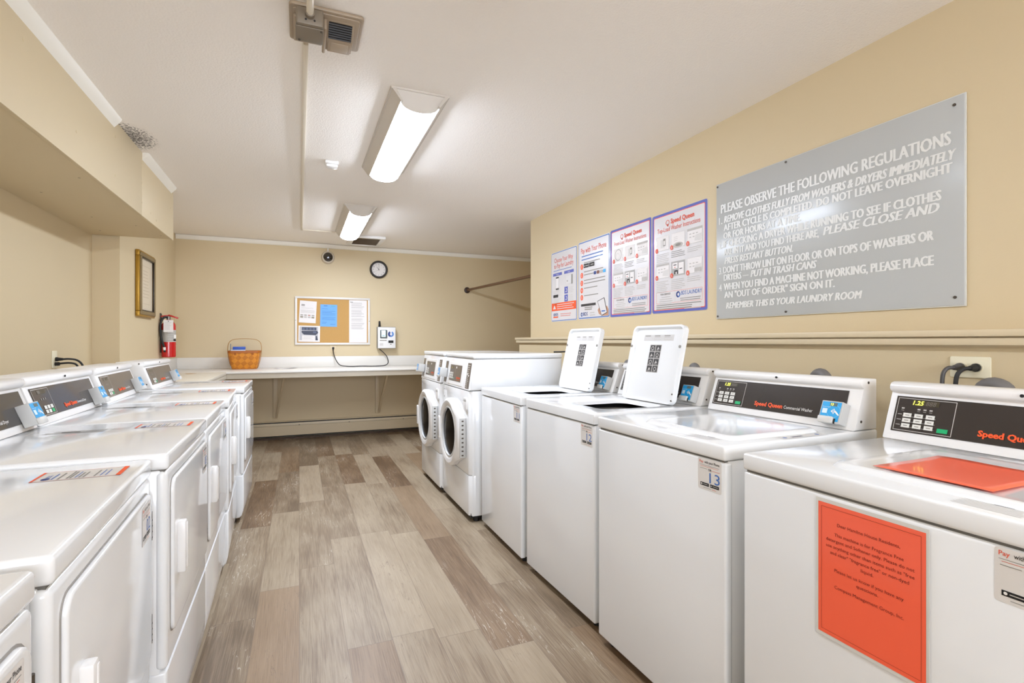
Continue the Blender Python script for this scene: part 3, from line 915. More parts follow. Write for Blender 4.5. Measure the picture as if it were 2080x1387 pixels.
# ------------------------------------------------------------------ front loaders
def front_loader(loc, rz, label, group):
    t = thing('front_load_washer', label, 'washing machine', loc, rz, group)
    w_, d_ = .70, .70
    MB().box(.003, w_ - .003, .02, d_, .04, .882, WHITE, .006).build('cabinet', t)
    # front panel with chamfered corners (outline seen from above)
    def slab(z0, z1, name):
        P = [(0.0, .045), (.004, .022), (.022, .002), (.03, 0), (w_ - .03, 0), (w_ - .022, .002), (w_ - .004, .022), (w_, .045)]
        return MB().prism(P, z0, z1, WHITE, 'z', .004).build(name, t)
    slab(.318, .880, 'front_panel'); slab(.045, .313, 'kick_panel')
    m = MB(); m.box(.01, w_ - .01, .012, d_ - .02, .03, .06, BLACK); m.build('plinth', t)
    # control panel, leaning back
    P = [(.0, .886), (.03, 1.085), (.034, 1.097), (.30, 1.097), (d_, 1.097), (d_, .886)]
    cp = MB().prism(P, .002, w_ - .002, WHITE, 'x', .012, 4).build('control_panel', t)
    MB().box(0, w_, .026, d_ + .004, 1.099, 1.132, WHITE, .012, 4).build('top', t)
    fr = Frame((0, .0, .886), (1, 0, 0), (0, .03, .199))
    M_ = fr.matrix()
    m = MB(); m.box(.03, .092, .018, .182, -.003, .002, BROWN, .002, 1, M_); m.build('reader_plate', cp)
    m = MB(); m.box(.150, .520, .014, .180, -.003, .004, WHITE2, .002, 1, M_); m.build('raised_bezel', cp)
    m = MB(); m.box(.180, .475, .040, .160, 0, .006, BROWN, .002, 1, M_)
    f2 = Frame(fr.p(0, 0, .006), fr.ux, fr.uz)
    m.rect(f2, .215, .128, .05, .018, DISP, 1); m.rect(f2, .222, .132, .03, .010, mat('amber_display', '8A7A3A', .4), 2)
    for r in range(3):
        for c in range(3): m.rect(f2, .196 + c * .030, .056 + r * .017, .022, .0135, KEY, 2)
    m.rect(f2, .288, .054, .022, .013, mat('dull_green_key', '7FA38C', .4), 2)
    m.rect(f2, .328, .044, .0015, .112, INKLG, 1)
    m.text(f2, 'Speed Queen', .372, .062, .020, ORANGE, 2, .03, width=.092)
    m.rect(f2, .372, .050, .09, .005, mat('dim_orange_ink', 'A9683C', .5), 2)
    m.rect(f2, .34, .134, .02, .014, INKW, 2)
    m.build('keypad_plate', cp)
    m = MB(); m.box(.590, .668, .010, .186, -.002, .002, BROWN, .002, 1, M_)
    f3 = Frame(fr.p(0, 0, .002), fr.ux, fr.uz)
    for i in range(12):
        m.rect(f3, .598, .018 + i * .0135, .02 + .04 * random.random(), .005, INKLG, 1)
    m.disc(f3, .613, .108, .008, .008, INKW, 2, 14); m.rect(f3, .634, .092, .014, .012, INKW, 2)
    m.build('instruction_plate', cp)
    # reader
    m = MB(); m.box(.028, .098, .055, .125, .002, .060, READER, .004, 2, M_); ro = m.build('card_reader', t)
    f4 = Frame(fr.p(0, 0, .060), fr.ux, fr.uz)
    m = MB(); m.rect(f4, .033, .066, .058, .054, mat('pale_blue_label', '6EA6D8', .4), 1); m.rect(f4, .04, .078, .016, .016, INKW, 2); m.ring(f4, .072, .088, .010, .008, INKW, 2, 12)
    m.box(.034, .078, .050, .066, .056, .066, READER, .003, 2, M_)
    m.build('reader_label', ro)
    # detergent drawer handle and badge
    m = MB(); m.prism(rrect(.585, .665, .745, .835, .02), -.012, .002, WHITE2, 'y', .005); m.box(.592, .655, -.0125, -.008, .808, .826, READER, .002)
    m.build('detergent_drawer', t)
    m = MB(); fr0 = Frame((0, 0, 0), (1, 0, 0), (0, 0, 1))
    m.rect(fr0, .045, .845, .003, .030, INKD, 1); m.rect(fr0, .045, .845, .03, .003, INKD, 1); m.disc(fr0, .055, .79, .006, .006, INKD, 1, 12)
    m.build('badge', t)
    # door: round on the left, running to a straight hinge side on the right
    cx, cz, R = .325, .560, .245
    def outline(off=0.0):
        pts = []
        a0, a1 = radians(52), radians(308)
        for i in range(29):
            a = a0 + (a1 - a0) * i / 28
            pts.append((cx + (R - off) * cos(a), cz + (R - off) * sin(a)))
        hx = .625 - off
        pts += [(hx, cz - .135 + off * .6), (hx, cz + .135 - off * .6)]
        return pts
    out, mid = outline(), outline(.02)
    Rg = .185
    K = len(out)
    # hole ring sampled with the same count
    def hole(r):
        pts = []
        for (x, z) in out:
            a = math.atan2(z - cz, x - cx); pts.append((cx + r * cos(a), cz + r * sin(a)))
        return pts
    loops = [[(x, -.002, z) for x, z in out], [(x, -.038, z) for x, z in out], [(x, -.052, z) for x, z in mid],
             [(x, -.050, z) for x, z in hole(Rg + .018)], [(x, -.044, z) for x, z in hole(Rg + .004)], [(x, -.030, z) for x, z in hole(Rg - .010)]]
    vs = [p for L_ in loops for p in L_]; fs = []
    for a in range(len(loops) - 1):
        for i in range(K):
            j = (i + 1) % K; fs.append((a * K + i, (a + 1) * K + i, (a + 1) * K + j, a * K + j))
    m = MB(); m.add(vs, fs, WHITE2); dr = m.build('door', t, 40)
    m = MB(); m.lathe([(Rg + .002, .0), (Rg - .004, .008), (Rg - .012, .008), (Rg - .016, 0)], READER, Matrix.Translation((cx, -.038, cz)) @ Matrix.Rotation(pi / 2, 4, 'X'), 40, cap=False)
    m.build('glass_rim', dr)
    m = MB()
    m.lathe([(.0, .012), (.06, .011), (.12, .006), (Rg - .009, -.006)], mat('smoked_door_glass', '0E0B0A', .25, spec=.06), Matrix.Translation((cx, -.034, cz)) @ Matrix.Rotation(pi / 2, 4, 'X'), 40, cap=False)
    m.build('window', dr)
    m = MB(); m.box(.622, .634, -.047, -.006, cz - .135, cz + .135, READER, .002)
    for i in range(9): m.box(.6335, .6345, -.036, -.022, cz - .122 + i * .029, cz - .112 + i * .029, HINGE)
    m.build('hinge', dr)
    m = MB(); m.box(cx - R - .004, cx - R + .045, -.060, -.045, cz - .085, cz + .085, WHITE2, .008, 3)
    m.box(cx - R + .006, cx - R + .036, -.0615, -.056, cz - .07, cz + .07, READER, .004)
    m.build('door_handle', dr)
    for fx in (.04, w_ - .04):
        for fy in (.06, d_ - .06): MB().cyl((fx, fy, 0), (fx, fy, .042), .02, BLACK, n=14).build('foot', t)
    return t
GF = 'front load washers at the far end of the row'
front_loader((1.052, 3.972, 0), R90, 'white front load washer beside the open top loader, nearer of the two', GF)
front_loader((1.040, 4.695, 0), R90, 'white front load washer furthest along, next to the counter', GF)

# ------------------------------------------------------------------ dryers
def dryer(near, far, ztop, label, num, group):
    (x0, y0), (x1, y1) = near, far
    ang = math.atan2(y1 - y0, x1 - x0)
    t = thing('clothes_dryer', label, 'dryer', (x0, y0, ztop - .914), ang, group)
    w_ = .683
    MB().box(.003, w_ - .003, .016, DD, .055, .868, WHITE, .006).build('cabinet', t)
    m = MB(); m.box(.008, w_ - .008, .008, DD - .01, .862, .872, SEAM); m.build('seam_shade_strip', t)  # shade of the gap below the top, painted as a strip
    # front: frame panel and a lower panel that tucks in at the bottom
    MB().box(0, w_, 0, .03, .326, .865, WHITE, .013, 4).build('front_panel', t)
    P = [(0, .3215), (0, .13), (.004, .08), (.012, .05), (.026, .036), (.05, .034), (.05, .3215)]
    MB().prism(P, 0, w_, WHITE, 'x', .010, 3).build('lower_panel', t)
    m = MB(); m.box(0, w_, -.003, DD, .869, .914, WHITE, .010, 4); m.build('top', t)
    # door
    m = MB(); m.prism(rrect(.033, .657, .402, .838, .035), -.0015, .004, mat('door_gap_shade', '9C9892', .6), 'y'); m.build('door_gap', t)  # grey slab paints the shade in the gap round the door
    m = MB(); m.prism(rrect(.037, .653, .406, .834, .032), -.010, .004, WHITE, 'y', .006, 3); dr = m.build('door', t)
    m = MB(); m.box(.084, .114, -.030, -.008, .552, .70, WHITE2, .005, 2)
    m.box(.099, .110, -.032, -.027, .560, .692, WHITE2, .002)
    m.build('door_handle', dr)
    for z0, z1 in ((.705, .78), (.435, .51)):
        m = MB(); m.box(.650, .664, -.004, -.001, z0, z1, HINGE, .001)
        m.cyl((.658, -.005, z0), (.658, -.005, z1), .0045, HINGE, n=12)
        for k in range(4): m.cyl((.658, -.005, z0 + .015 * k + .006), (.658, -.005, z0 + .015 * k + .009), .005, BLACK, n=12)
        m.build('hinge', dr)
    add_console(t, w_, 'dryer', BROWN if y0 > 3 else DARK, None, .002)
    add_reader(t, w_ - .105, 'dryer')
    number_sticker(dr, Frame((.535, -.010, .728), (1, 0, 0), (0, 0, 1)), num)
    # instruction sticker on the top, readable from the front
    fr = Frame((.515, .028, .914), (1, 0, 0), (0, 1, 0))
    m = MB(); m.rect(fr, 0, 0, .092, .165, STICK, 1); m.frame_line(fr, 0, 0, .092, .165, .001, REDOR, 2)
    m.rect(fr, 0, 0, .092, .010, ORANGE, 3); m.rect(fr, 0, .160, .092, .005, ORANGE, 3)
    m.disc(fr, .018, .142, .010, .008, NAVY, 3, 14); m.text(fr, 'BDS', .032, .137, .013, BLUE, 3, .01)
    m.lines(fr, .01, .128, .07, 1, .01, .003, BLUE, 3)
    for z in (.116, .100, .094, .078, .070, .050): m.rect(fr, .008, z, .072 * (.6 + .4 * random.random()), .0035, INKG, 3)
    for z in (.086, .040, .030): m.rect(fr, .01, z, .06, .0022, BLUE, 3)
    m.build('top_sticker', t)
    fr = Frame((.47, .26, .914), (0, 1, 0), (-1, 0, 0))
    m = MB(); m.lines(fr, .012, -.018, .19, 4, .016, .006, INKG, 1); m.frame_line(fr, 0, -.08, .215, .075, .001, INKLG, 1); m.rect(fr, .08, -.040, .05, .012, INKD, 2)
    m.build('warning_label', t)
    zf = -(ztop - .914)
    for fx in (.06, w_ - .06):
        for fy in (.07, DD - .06): MB().cyl((fx, fy, zf), (fx, fy, .06), .02, BLACK, n=14).build('foot', t)
    return t
GD = 'dryers along the left wall'
dryer((-.340, .222), (-.337, .905), .905, 'white clothes dryer nearest the viewer, mostly cut off by the frame', '01', GD)
dryer((-.334, .945), (-.3666, 1.627), .905, 'white clothes dryer second along the row, its whole top sticker in clear view', '02', GD)
dryer((-.331, 1.640), (-.340, 2.323), .914, 'white clothes dryer third along the row, with door handle and both door edges showing', '03', GD)
dryer((-.341, 2.337), (-.356, 3.020), .914, 'white clothes dryer fourth along the row, before the two narrowest fronts', '04', GD)
dryer((-.343, 3.055), (-.376, 3.737), .914, 'white clothes dryer second from the counter, turned slightly inwards', '05', GD)
dryer((-.344, 3.860), (-.344, 4.543), .914, 'white clothes dryer at the far end of the row, beside the counter', '06', GD)

# ------------------------------------------------------------------ hoses behind the washers
def hose(y, r, label, top=1.10, x=1.97):
    pts = []
    for i in range(13):
        a = pi * i / 12
        pts.append((x + .015 * cos(a), y + r * cos(a), top - r - .022 + r * sin(a)))
    pts = [(x + .02, y + r, .45)] + [(x + .015, y + r, .75)] + pts + [(x - .015, y - r, .75), (x - .04, y - r, .001 + .45)]
    m = MB(); m.tube(pts, .022, HOSE, n=14)
    # foot run down to the floor
    m.tube([(x + .02, y + r, .46), (x + .02, y + r, .02)], .022, HOSE, n=12)
    return tag(m.build('drain_hose'), label, 'hose', 'drain hoses behind the washers')
hose(.885, .045, 'grey drain hose loop below the wall outlet, behind the nearest washer', 1.107, 1.975)
hose(1.462, .040, 'grey drain hose loop rising behind the shut washer without notices', 1.107, 1.985)
hose(2.175, .035, 'grey drain hose loop behind the washer with the larger raised lid', 1.103)
hose(2.78, .034, 'grey drain hose loop between the two raised lids', 1.10)

# ================================================================== NOTICES ON WASHER
def notice_text(m, fr, w_, h):
    L_ = ['Dear Hamline House Residents,', '', 'This machine is for Fragrance Free', 'detergent and Softener only. Please do not', 'use anything other than items such as "free', 'and clear" "fragrance free" or non-dyed', 'liquid.',
          '', 'Please let us know if you have any', 'questions.', '', 'Compass Management Group, Inc.']
    wd = [.60, 0, .66, .84, .84, .75, .12, 0, .66, .21, 0, .66]
    z = h * .845
    dark = mat('notice_ink', '7A1E14', .6)
    for s, k in zip(L_, wd):
        if s: m.text(fr, s, w_ / 2, z, .0102, dark, 3, 0, 0, width=w_ * k * .98, align='C')
        z -= h * .0475 if s else h * .030
    m.frame_line(fr, w_ * .035, h * .03, w_ * .93, h * .94, .0006, dark, 3)
m = MB(); fr = Frame((1.1185, .828, .547), (0, -1, 0), (0, 0, 1))
m.box(-.006, .228, -.008, .308, .0002, .0010, LAMIN, 0, 1, fr.matrix())
f2 = Frame(fr.p(0, 0, .0010), fr.ux, fr.uz)
m.rect(f2, 0, 0, .222, .300, OPAPER, 1); notice_text(m, f2, .222, .300)
tag(m.build('taped_notice'), 'orange laminated notice to residents taped on a washer front', 'notice')
m = MB()
# sheet on the lid, back edge curling
nx, ny = 10, 12
vs = []; fs = []
for j in range(ny + 1):
    for i in range(nx + 1):
        u, v = i / nx, j / ny
        vs.append((1.238 + .252 * v, .782 - .225 * u, .9268 + .0035 * max(0, (v - .6) / .4) ** 2 * (0.4 + 0.6 * sin(3.0 * u + .4)) + .0006 * sin(9 * u) * v))
for j in range(ny):
    for i in range(nx):
        a = j * (nx + 1) + i; fs.append((a, a + 1, a + nx + 2, a + nx + 1))
m.add(vs, fs, OPAPER)
o = m.build('lid_notice'); tag(o, 'glossy orange sheet lying on the washer lid', 'notice')
sm = o.modifiers.new('thickness', 'SOLIDIFY'); sm.thickness = .0003; sm.offset = 1

# ================================================================== OUTLETS AND CORDS
def plug(m, p, d, dn, r=.014):
    p = Vector(p); d = Vector(d)
t = thing('wall_outlet', 'cream double outlet plate on the wall under the ledge', 'outlet', (XRL, 1.063, 1.130), R90)
m = MB(); m.prism(rrect(0, .115, -.036, .036, .006), -.006, 0, mat('cream_plastic', 'E6DEC2', .35), 'y', .002); m.build('cover_plate', t)
for xx in (.033, .078):
    MB().cyl((xx, -.006, 0), (xx, -.008, 0), .0165, mat('cream_plastic', 'E6DEC2', .35), n=20).build('socket', t)
def corded_plug(name, label, base, out, pts, group, mm=BLACK, r=.0065):
    tt = thing(name, label, 'power cord', (0, 0, 0), 0, group)
    b = Vector(base); o_ = Vector(out)
    mb = MB(); mb.cyl(b, b + o_ * .012, .014, mm, n=16, bev=.002); mb.cyl(b + o_ * .012, b + o_ * .040, .012, mm, .008, 16)
    mb.build('plug', tt)
    mb = MB(); mb.tube([b + o_ * .036] + [Vector(p) for p in pts], r, mm, n=10, smooth=3); mb.build('cord', tt)
    return tt
GC = 'power cords at the outlet under the ledge'
corded_plug('power_cord', 'grey power cord in the far socket of the outlet under the ledge', (XRL - .0085, 1.030, 1.130), (-1, .0, -.05),
            [(2.035, 1.042, 1.128), (2.022, 1.050, 1.10), (2.02, 1.045, 1.0), (2.02, 1.03, .6), (2.03, 1.02, .15)], GC, mat('dark_grey_rubber', '4A4644', .5))
corded_plug('power_cord', 'black power cord in the near socket of the outlet under the ledge', (XRL - .0085, .985, 1.130), (-1, 0, -.05),
            [(2.04, 1.0, 1.126), (2.024, 1.012, 1.10), (2.02, 1.008, 1.0), (2.03, .99, .6), (2.04, .98, .15)], GC)
t = thing('wall_outlet', 'cream outlet plate on the wall behind the dryers', 'outlet', (XL, 4.305, 1.097), pi / 2)
MB().prism(rrect(0, .075, -.058, .058, .006), -.006, 0, mat('cream_plastic', 'E6DEC2', .35), 'y', .002).build('cover_plate', t)
MB().cyl((.0375, -.006, .0), (.0375, -.009, .0), .0165, mat('cream_plastic', 'E6DEC2', .35), n=20).build('socket', t)
GE = 'power cords behind the dryers'
corded_plug('power_cord', 'black power cord plugged in behind the dryers, upper of the pair', (XL + .0095, 4.343, 1.098), (1, 0, 0),
            [(-1.44, 4.36, 1.10), (-1.40, 4.385, 1.09), (-1.372, 4.395, 1.045), (-1.362, 4.395, .95), (-1.36, 4.39, .5), (-1.36, 4.38, .08)], GE)
tt = thing('power_cord', 'black power cord plugged in behind the dryers, lower of the pair', 'power cord', (0, 0, 0), 0, GE)
MB().tube([(XL + .012, 4.343, 1.066), (-1.46, 4.350, 1.072), (-1.43, 4.36, 1.072), (-1.40, 4.37, 1.06), (-1.388, 4.375, 1.0), (-1.385, 4.37, .9), (-1.385, 4.37, .5), (-1.385, 4.36, .08)], .0065, BLACK, n=10, smooth=3).build('cord', tt)
MB().cyl((XL + .007, 4.343, 1.066), (XL + .03, 4.343, 1.067), .012, BLACK, n=14).build('plug', tt)
# cable bundle lying on the far end behind the front loader
tag(MB().tube([(2.09, 3.33, 1.143), (2.03, 3.34, 1.150), (1.93, 3.36, 1.146), (1.83, 3.42, 1.139), (1.78, 3.46, 1.138)], .0055, BLACK, n=8, smooth=2).build('loose_cable'),
    'black cable lying on the back of the nearer front load washer', 'cable')

# ================================================================== COUNTER, HEATER
ZC = .893
t = thing('folding_counter', 'long white laminate folding counter across the back wall with an end return', 'counter', (0, 0, 0))
m = MB(); m.box(XP + .003, 2.3, 6.15, YB - .003, ZC - .020, ZC, COUNTER, .002); m.build('worktop', t)
m = MB(); m.box(XP + .003, -.712, 4.74, 6.1495, ZC - .03, ZC, COUNTER2, .002)
m.poly(Frame((0, 0, ZC), (1, 0, 0), (0, 1, 0)), [(-1.01 + .045 * cos(a) * (1 + .3 * sin(3 * a)), 5.98 + .07 * sin(a)) for a in [i * 2 * pi / 14 for i in range(14)]], mat('tan_stain', 'BE9C74', .5), 1)
m.build('return_worktop', t)
m = MB(); m.box(-.725, 2.3, 6.172, 6.192, ZC - .078, ZC - .0202, COUNTER2, .003); m.build('front_skirt', t)
m = MB(); m.box(-.735, -.717, 4.74, 6.17, ZC - .078, ZC - .0302, COUNTER2, .003); m.build('front_skirt', t)
m = MB(); m.box(XP + .02, 2.3, YB - .022, YB - .002, ZC, 1.026, COUNTER, .003)
m.box(XP + .003, XP + .02, 5.03, YB - .002, ZC, 1.026, COUNTER, .003); m.build('backsplash', t)
for bx, sk in ((-.275, .10), (.963, .03)):
    m = MB()
    m.box(bx - .025, bx + .025, YB - .03, YB - .004, .265, ZC - .03, WALL2, .003)
    m.box(bx - .019, bx + .019, YB - .62, YB - .03, ZC - .068, ZC - .03, WALL2, .003)
    a = Vector((bx + .015, YB - .035, .285)); b_ = Vector((bx + .015 + sk, YB - .60, ZC - .055))
    d = (b_ - a).normalized(); s_ = Vector((.011, 0, 0)); u_ = d.cross(Vector((1, 0, 0))) * .016
    vs = [a - s_ - u_, a + s_ - u_, a + s_ + u_, a - s_ + u_, b_ - s_ - u_, b_ + s_ - u_, b_ + s_ + u_, b_ - s_ + u_]
    m.add(vs, [(0, 1, 2, 3), (7, 6, 5, 4), (0, 4, 5, 1), (1, 5, 6, 2), (2, 6, 7, 3), (3, 7, 4, 0)], WALL2)
    m.build('shelf_bracket', t)
# a leg under the outer edge end so the counter stands
m = MB(); m.box(2.2, 2.26, 6.20, 6.26, 0, ZC - .03, WALL2, .003); m.build('leg', t)
m = MB(); m.box(XP + .05, XP + .11, 4.76, 4.82, 0, ZC - .03, WALL2, .003); m.build('leg', t)

t = thing('baseboard_heater', 'long cream baseboard heater along the back wall under the counter', 'heater', (0, 0, 0))
m = MB(); m.box(XP + .3, 3.2, YB - .012, YB - .002, .02, .222, WALL2, .002); m.box(XP + .3, 3.2, YB - .056, YB - .010, .213, .221, WALL2, .002); m.build('back_plate', t)
m = MB(); m.prism([(YB - .058, .045), (YB - .062, .050), (YB - .062, .168), (YB - .058, .170)], XP + .3, 3.2, WALL2, 'x'); m.build('front_cover', t)
m = MB(); m.prism([(YB - .061, .172), (YB - .053, .200), (YB - .049, .200), (YB - .057, .172)], XP + .3, 3.2, WALL2, 'x'); m.build('damper', t)
m = MB(); m.box(XP + .3, 3.2, YB - .045, YB - .012, .03, .2125, BLACK); m.build('heater_shade_core', t)  # black block paints the shade inside the open heater slots
m = MB(); m.box(XP + .3, 3.2, YB - .050, YB - .012, .0, .02, mat('dark_brown_strip', '4A3420', .5)); m.build('floor_strip', t)  # dark brown strip along the floor below the heater
for xx in (.0, .6, 1.3):
    MB().box(xx - .006, xx + .006, YB - .066, YB - .058, .168, .176, HINGE, .001).build('clip', t)

# ================================================================== THINGS ON THE COUNTER
t = thing('wicker_basket', 'orange brown woven splint basket with a hoop handle on the counter', 'basket', (-.595, 6.80, ZC + .001), 0)
m = MB()
levels = [(.0, .128, .085), (.012, .134, .090), (.08, .150, .103), (.15, .162, .114), (.21, .168, .120)]
loops = []
for z, a, b_ in levels: loops.append([(x, y, z) for x, y in rrect(-a, a, -b_, b_, .045, 6)])
for z, a, b_ in levels[::-1]: loops.append([(x, y, max(z, .006)) for x, y in rrect(-a + .006, a - .006, -b_ + .006, b_ - .006, .04, 6)])
K = len(loops[0]); vs = [p for L_ in loops for p in L_]; fs = []
for a in range(len(loops) - 1):
    for i in range(K):
        j = (i + 1) % K; fs.append((a * K + i, a * K + j, (a + 1) * K + j, (a + 1) * K + i))
fs.append(list(range(K))[::-1]); fs.append([(len(loops) - 1) * K + i for i in range(K)])
m.add(vs, fs, WEAVE); m.build('woven_body', t)
m = MB()
rim_o = rrect(-.173, .173, -.125, .125, .048, 6); rim_i = rrect(-.160, .160, -.112, .112, .04, 6)
vs = [(x, y, .192) for x, y in rim_o] + [(x, y, .216) for x, y in rim_o] + [(x, y, .216) for x, y in rim_i] + [(x, y, .192) for x, y in rim_i]
fs = []
for a in range(4):
    for i in range(K):
        j = (i + 1) % K; fs.append((a * K + i, a * K + j, ((a + 1) % 4) * K + j, ((a + 1) % 4) * K + i))
m.add(vs, fs, mat('rim_splint', 'A35A14', .45)); m.build('rim_band', t)
m = MB()
for xx in (-.09, .09): 
    m.add([(xx - .010, -.0875, .004), (xx + .010, -.0875, .004), (xx + .012, -.1225, .205), (xx - .012, -.1225, .205)], [(0, 1, 2, 3)], mat('rim_splint', 'A35A14', .45))
m.build('upright_splint', t)
pts = [(-.136, 0, .006), (-.160, 0, .08), (-.176, 0, .18), (-.180, 0, .24), (-.170, 0, .31), (-.13, 0, .345), (-.06, 0, .356), (.06, 0, .356), (.13, 0, .345), (.170, 0, .31), (.180, 0, .24), (.176, 0, .18), (.160, 0, .08), (.136, 0, .006)]
m = MB()
P = [Vector(p) for p in pts]
for _ in range(2):
    q = [P[0]]
    for a, b_ in zip(P, P[1:]): q += [a * .75 + b_ * .25, a * .25 + b_ * .75]
    q.append(P[-1]); P = q
vs = []; fs = []
for i, p in enumerate(P):
    tn = (P[min(i + 1, len(P) - 1)] - P[max(i - 1, 0)]).normalized(); nn = Vector((tn.z, 0, -tn.x)) * .003
    for dy in (-.011, .011):
        vs += [p + nn + Vector((0, dy, 0)), p - nn + Vector((0, dy, 0))]
for i in range(len(P) - 1):
    a, b_ = i * 4, i * 4 + 4
    for k0, k1 in ((0, 1), (1, 3), (3, 2), (2, 0)): fs.append((a + k0, a + k1, b_ + k1, b_ + k0))
m.add(vs, fs, mat('handle_splint', 'A97B3A', .45)); m.build('hoop_handle', t)
t = thing('dryer_sheet_box', 'blue and white carton poking out of the basket', 'box', (-.665, 6.80, ZC + .013), radians(4))
MB().box(-.075, .075, -.05, .05, 0, .215, mat('pale_blue_card', 'C7D3E6', .4), .002).build('carton', t)
MB().box(-.055, .077, -.052, .052, .216, .250, mat('royal_blue_card', '2F57B4', .4), .002).build('flap', t)
MB().box(-.080, -.0755, -.02, .05, .1, .285, mat('slate_card', '56657A', .4), .001).build('side_flap', t)
m = MB(); vs = []; fs = []
for i in range(9):
    u = i / 8
    for v in (0, 1): vs.append((-.28 + .24 * u + .02 * v, 6.66 + .22 * v, ZC + .0012 + .012 * abs(2 * u - .8) ** 2 * (1 - .2 * v)))
for i in range(8): fs.append((2 * i, 2 * i + 2, 2 * i + 3, 2 * i + 1))
m.add(vs, fs, PAPERM)
o = m.build('loose_paper'); tag(o, 'curled white sheet of paper lying on the counter beside the basket', 'paper')
sm = o.modifiers.new('thickness', 'SOLIDIFY'); sm.thickness = .0008; sm.offset = 1

# ================================================================== BACK WALL THINGS
FB = Frame((0, YB, 0), (1, 0, 0), (0, 0, 1))
t = thing('bulletin_board', 'cork bulletin board in a white frame on the back wall', 'notice board', (-.052, YB, 1.175))
bw, bh = .92, .615
MB().box(.012, bw - .012, -.012, -.001, .012, bh - .012, CORK).build('cork_panel', t)
m = MB(); fw = .026; FWM = mat('white_board_frame', 'DCD8D2', .35)
m.box(0, bw, -.022, -.001, 0, fw, FWM, .003); m.box(0, bw, -.022, -.001, bh - fw, bh, FWM, .003)
m.box(0, fw, -.022, -.001, fw, bh - fw, FWM, .003); m.box(bw - fw, bw, -.022, -.001, fw, bh - fw, FWM, .003); m.build('frame', t)
for xx in (.009, bw - .009): MB().cyl((xx, -.022, bh * .505), (xx, -.025, bh * .505), .006, STEEL, n=12).build('screw', t)
BX, BZ = -.052, 1.175
def sheet(name, label, x0, z0, w_, h, rot, base, fn, y=-.0135, group='papers pinned on the bulletin board'):
    c, s = cos(rot), sin(rot)
    fr = Frame((BX + x0, YB + y, BZ + z0), (c, 0, s), (-s, 0, c))
    m = MB(); m.box(0, w_, 0, h, 0, .0008, base, 0, 1, fr.matrix())
    f2 = Frame(fr.p(0, 0, .0008), fr.ux, fr.uz); fn(m, f2, w_, h)
    return tag(m.build(name, smooth=0), label, 'paper', group)
def pr1(m, f, w_, h):
    m.rect(f, w_ * .1, h * .80, w_ * .2, h * .04, INKG, 1); m.rect(f, w_ * .1, h * .76, w_ * .2, h * .02, INKD, 1)
    m.lines(f, w_ * .1, h * .68, w_ * .75, 2, h * .03, h * .008, INKLG, 1); m.lines(f, w_ * .08, h * .57, w_ * .84, 5, h * .03, h * .010, INKLG, 1, .1)
    for k in range(4):
        m.rect(f, w_ * (.07 + k * .22), h * .31, w_ * .17, h * .07, INKLG, 1); m.rect(f, w_ * (.07 + k * .22), h * .22, w_ * .17, h * .07, mat('dun_print', '8F8672', .6) if k % 3 == 0 else INKLG, 1)
        m.rect(f, w_ * (.09 + k * .22), h * .335, w_ * .12, h * .02, REDOR if k == 2 else INKG, 2)
sheet('pinned_sheet', 'white printed sheet at the upper corner of the cork board, above the photo', .045, .285, .20, .278, radians(-3), PAPERM, pr1)
def pr2(m, f, w_, h):
    m.rect(f, w_ * .05, h * .10, w_ * .86, h * .84, mat('pale_photo', 'B9B6B8', .5), 1)
    DN = mat('dark_photo_blue', '2B2F42', .4); DN2 = mat('mid_photo_blue', '4A5470', .4)
    m.poly(f, [(w_ * .13, h * .60), (w_ * .25, h * .44), (w_ * .80, h * .42), (w_ * .92, h * .58), (w_ * .86, h * .70), (w_ * .16, h * .68)], DN, 2)
    m.rect(f, w_ * .15, h * .72, w_ * .68, h * .18, DN, 2)
    for k in range(4): m.rect(f, w_ * (.18 + k * .16), h * .74, w_ * .10, h * .12, DN2, 3)
    m.rect(f, w_ * .68, h * .55, w_ * .14, h * .10, DN2, 3)
    m.poly(f, [(w_ * .80, h * .38), (w_ * .86, h * .38), (w_ * .91, h * .10), (w_ * .80, h * .10)], DN, 2)
    m.rect(f, w_ * .17, h * .10, w_ * .60, h * .30, PAPERM, 3); m.lines(f, w_ * .22, h * .33, w_ * .48, 5, h * .045, h * .010, INKLG, 4)
sheet('pinned_photo', 'white sheet with a dark photograph at the lower corner of the cork board', .040, .040, .255, .205, radians(-1), PAPERM, pr2, -.0145)
def pr3(m, f, w_, h):
    BI = mat('dark_blue_print', '3C74B4', .6)
    m.rect(f, w_ * .2, h * .92, w_ * .22, h * .03, BI, 1); m.rect(f, w_ * .62, h * .92, w_ * .25, h * .03, mat('teal_print', '57A6B0', .6), 1)
    for k, ww in enumerate((.35, .0, .8, .6, .8, .8, .0, .8, .75, .8, .0, .3, .25)):
        if ww: m.rect(f, w_ * .1, h * (.80 - k * .055), w_ * ww, h * .012, BI, 1)
    m.rect(f, w_ * .6, h * .10, w_ * .3, h * .014, BI, 1)
sheet('pinned_sheet', 'bright blue printed sheet in the middle of the cork board', .298, .235, .205, .285, radians(-.8), mat('blue_paper', '6CA6E0', .6), pr3)
def pr4(m, f, w_, h):
    m.rect(f, w_ * .05, h * .945, w_ * .16, h * .015, INKG, 1)
    z = .935
    for k in range(32):
        ww = .7 * (.75 + .25 * random.random())
        if k in (7, 16, 21): z -= .02
        if z > .3: m.rect(f, w_ * .12, h * z, w_ * ww * 1.05, h * .006, INKLG if k % 3 else INKG, 1)
        z -= .02
sheet('pinned_sheet', 'tall white typed list covering one end of the cork board', .655, .029, .225, .555, 0, PAPERM, pr4)

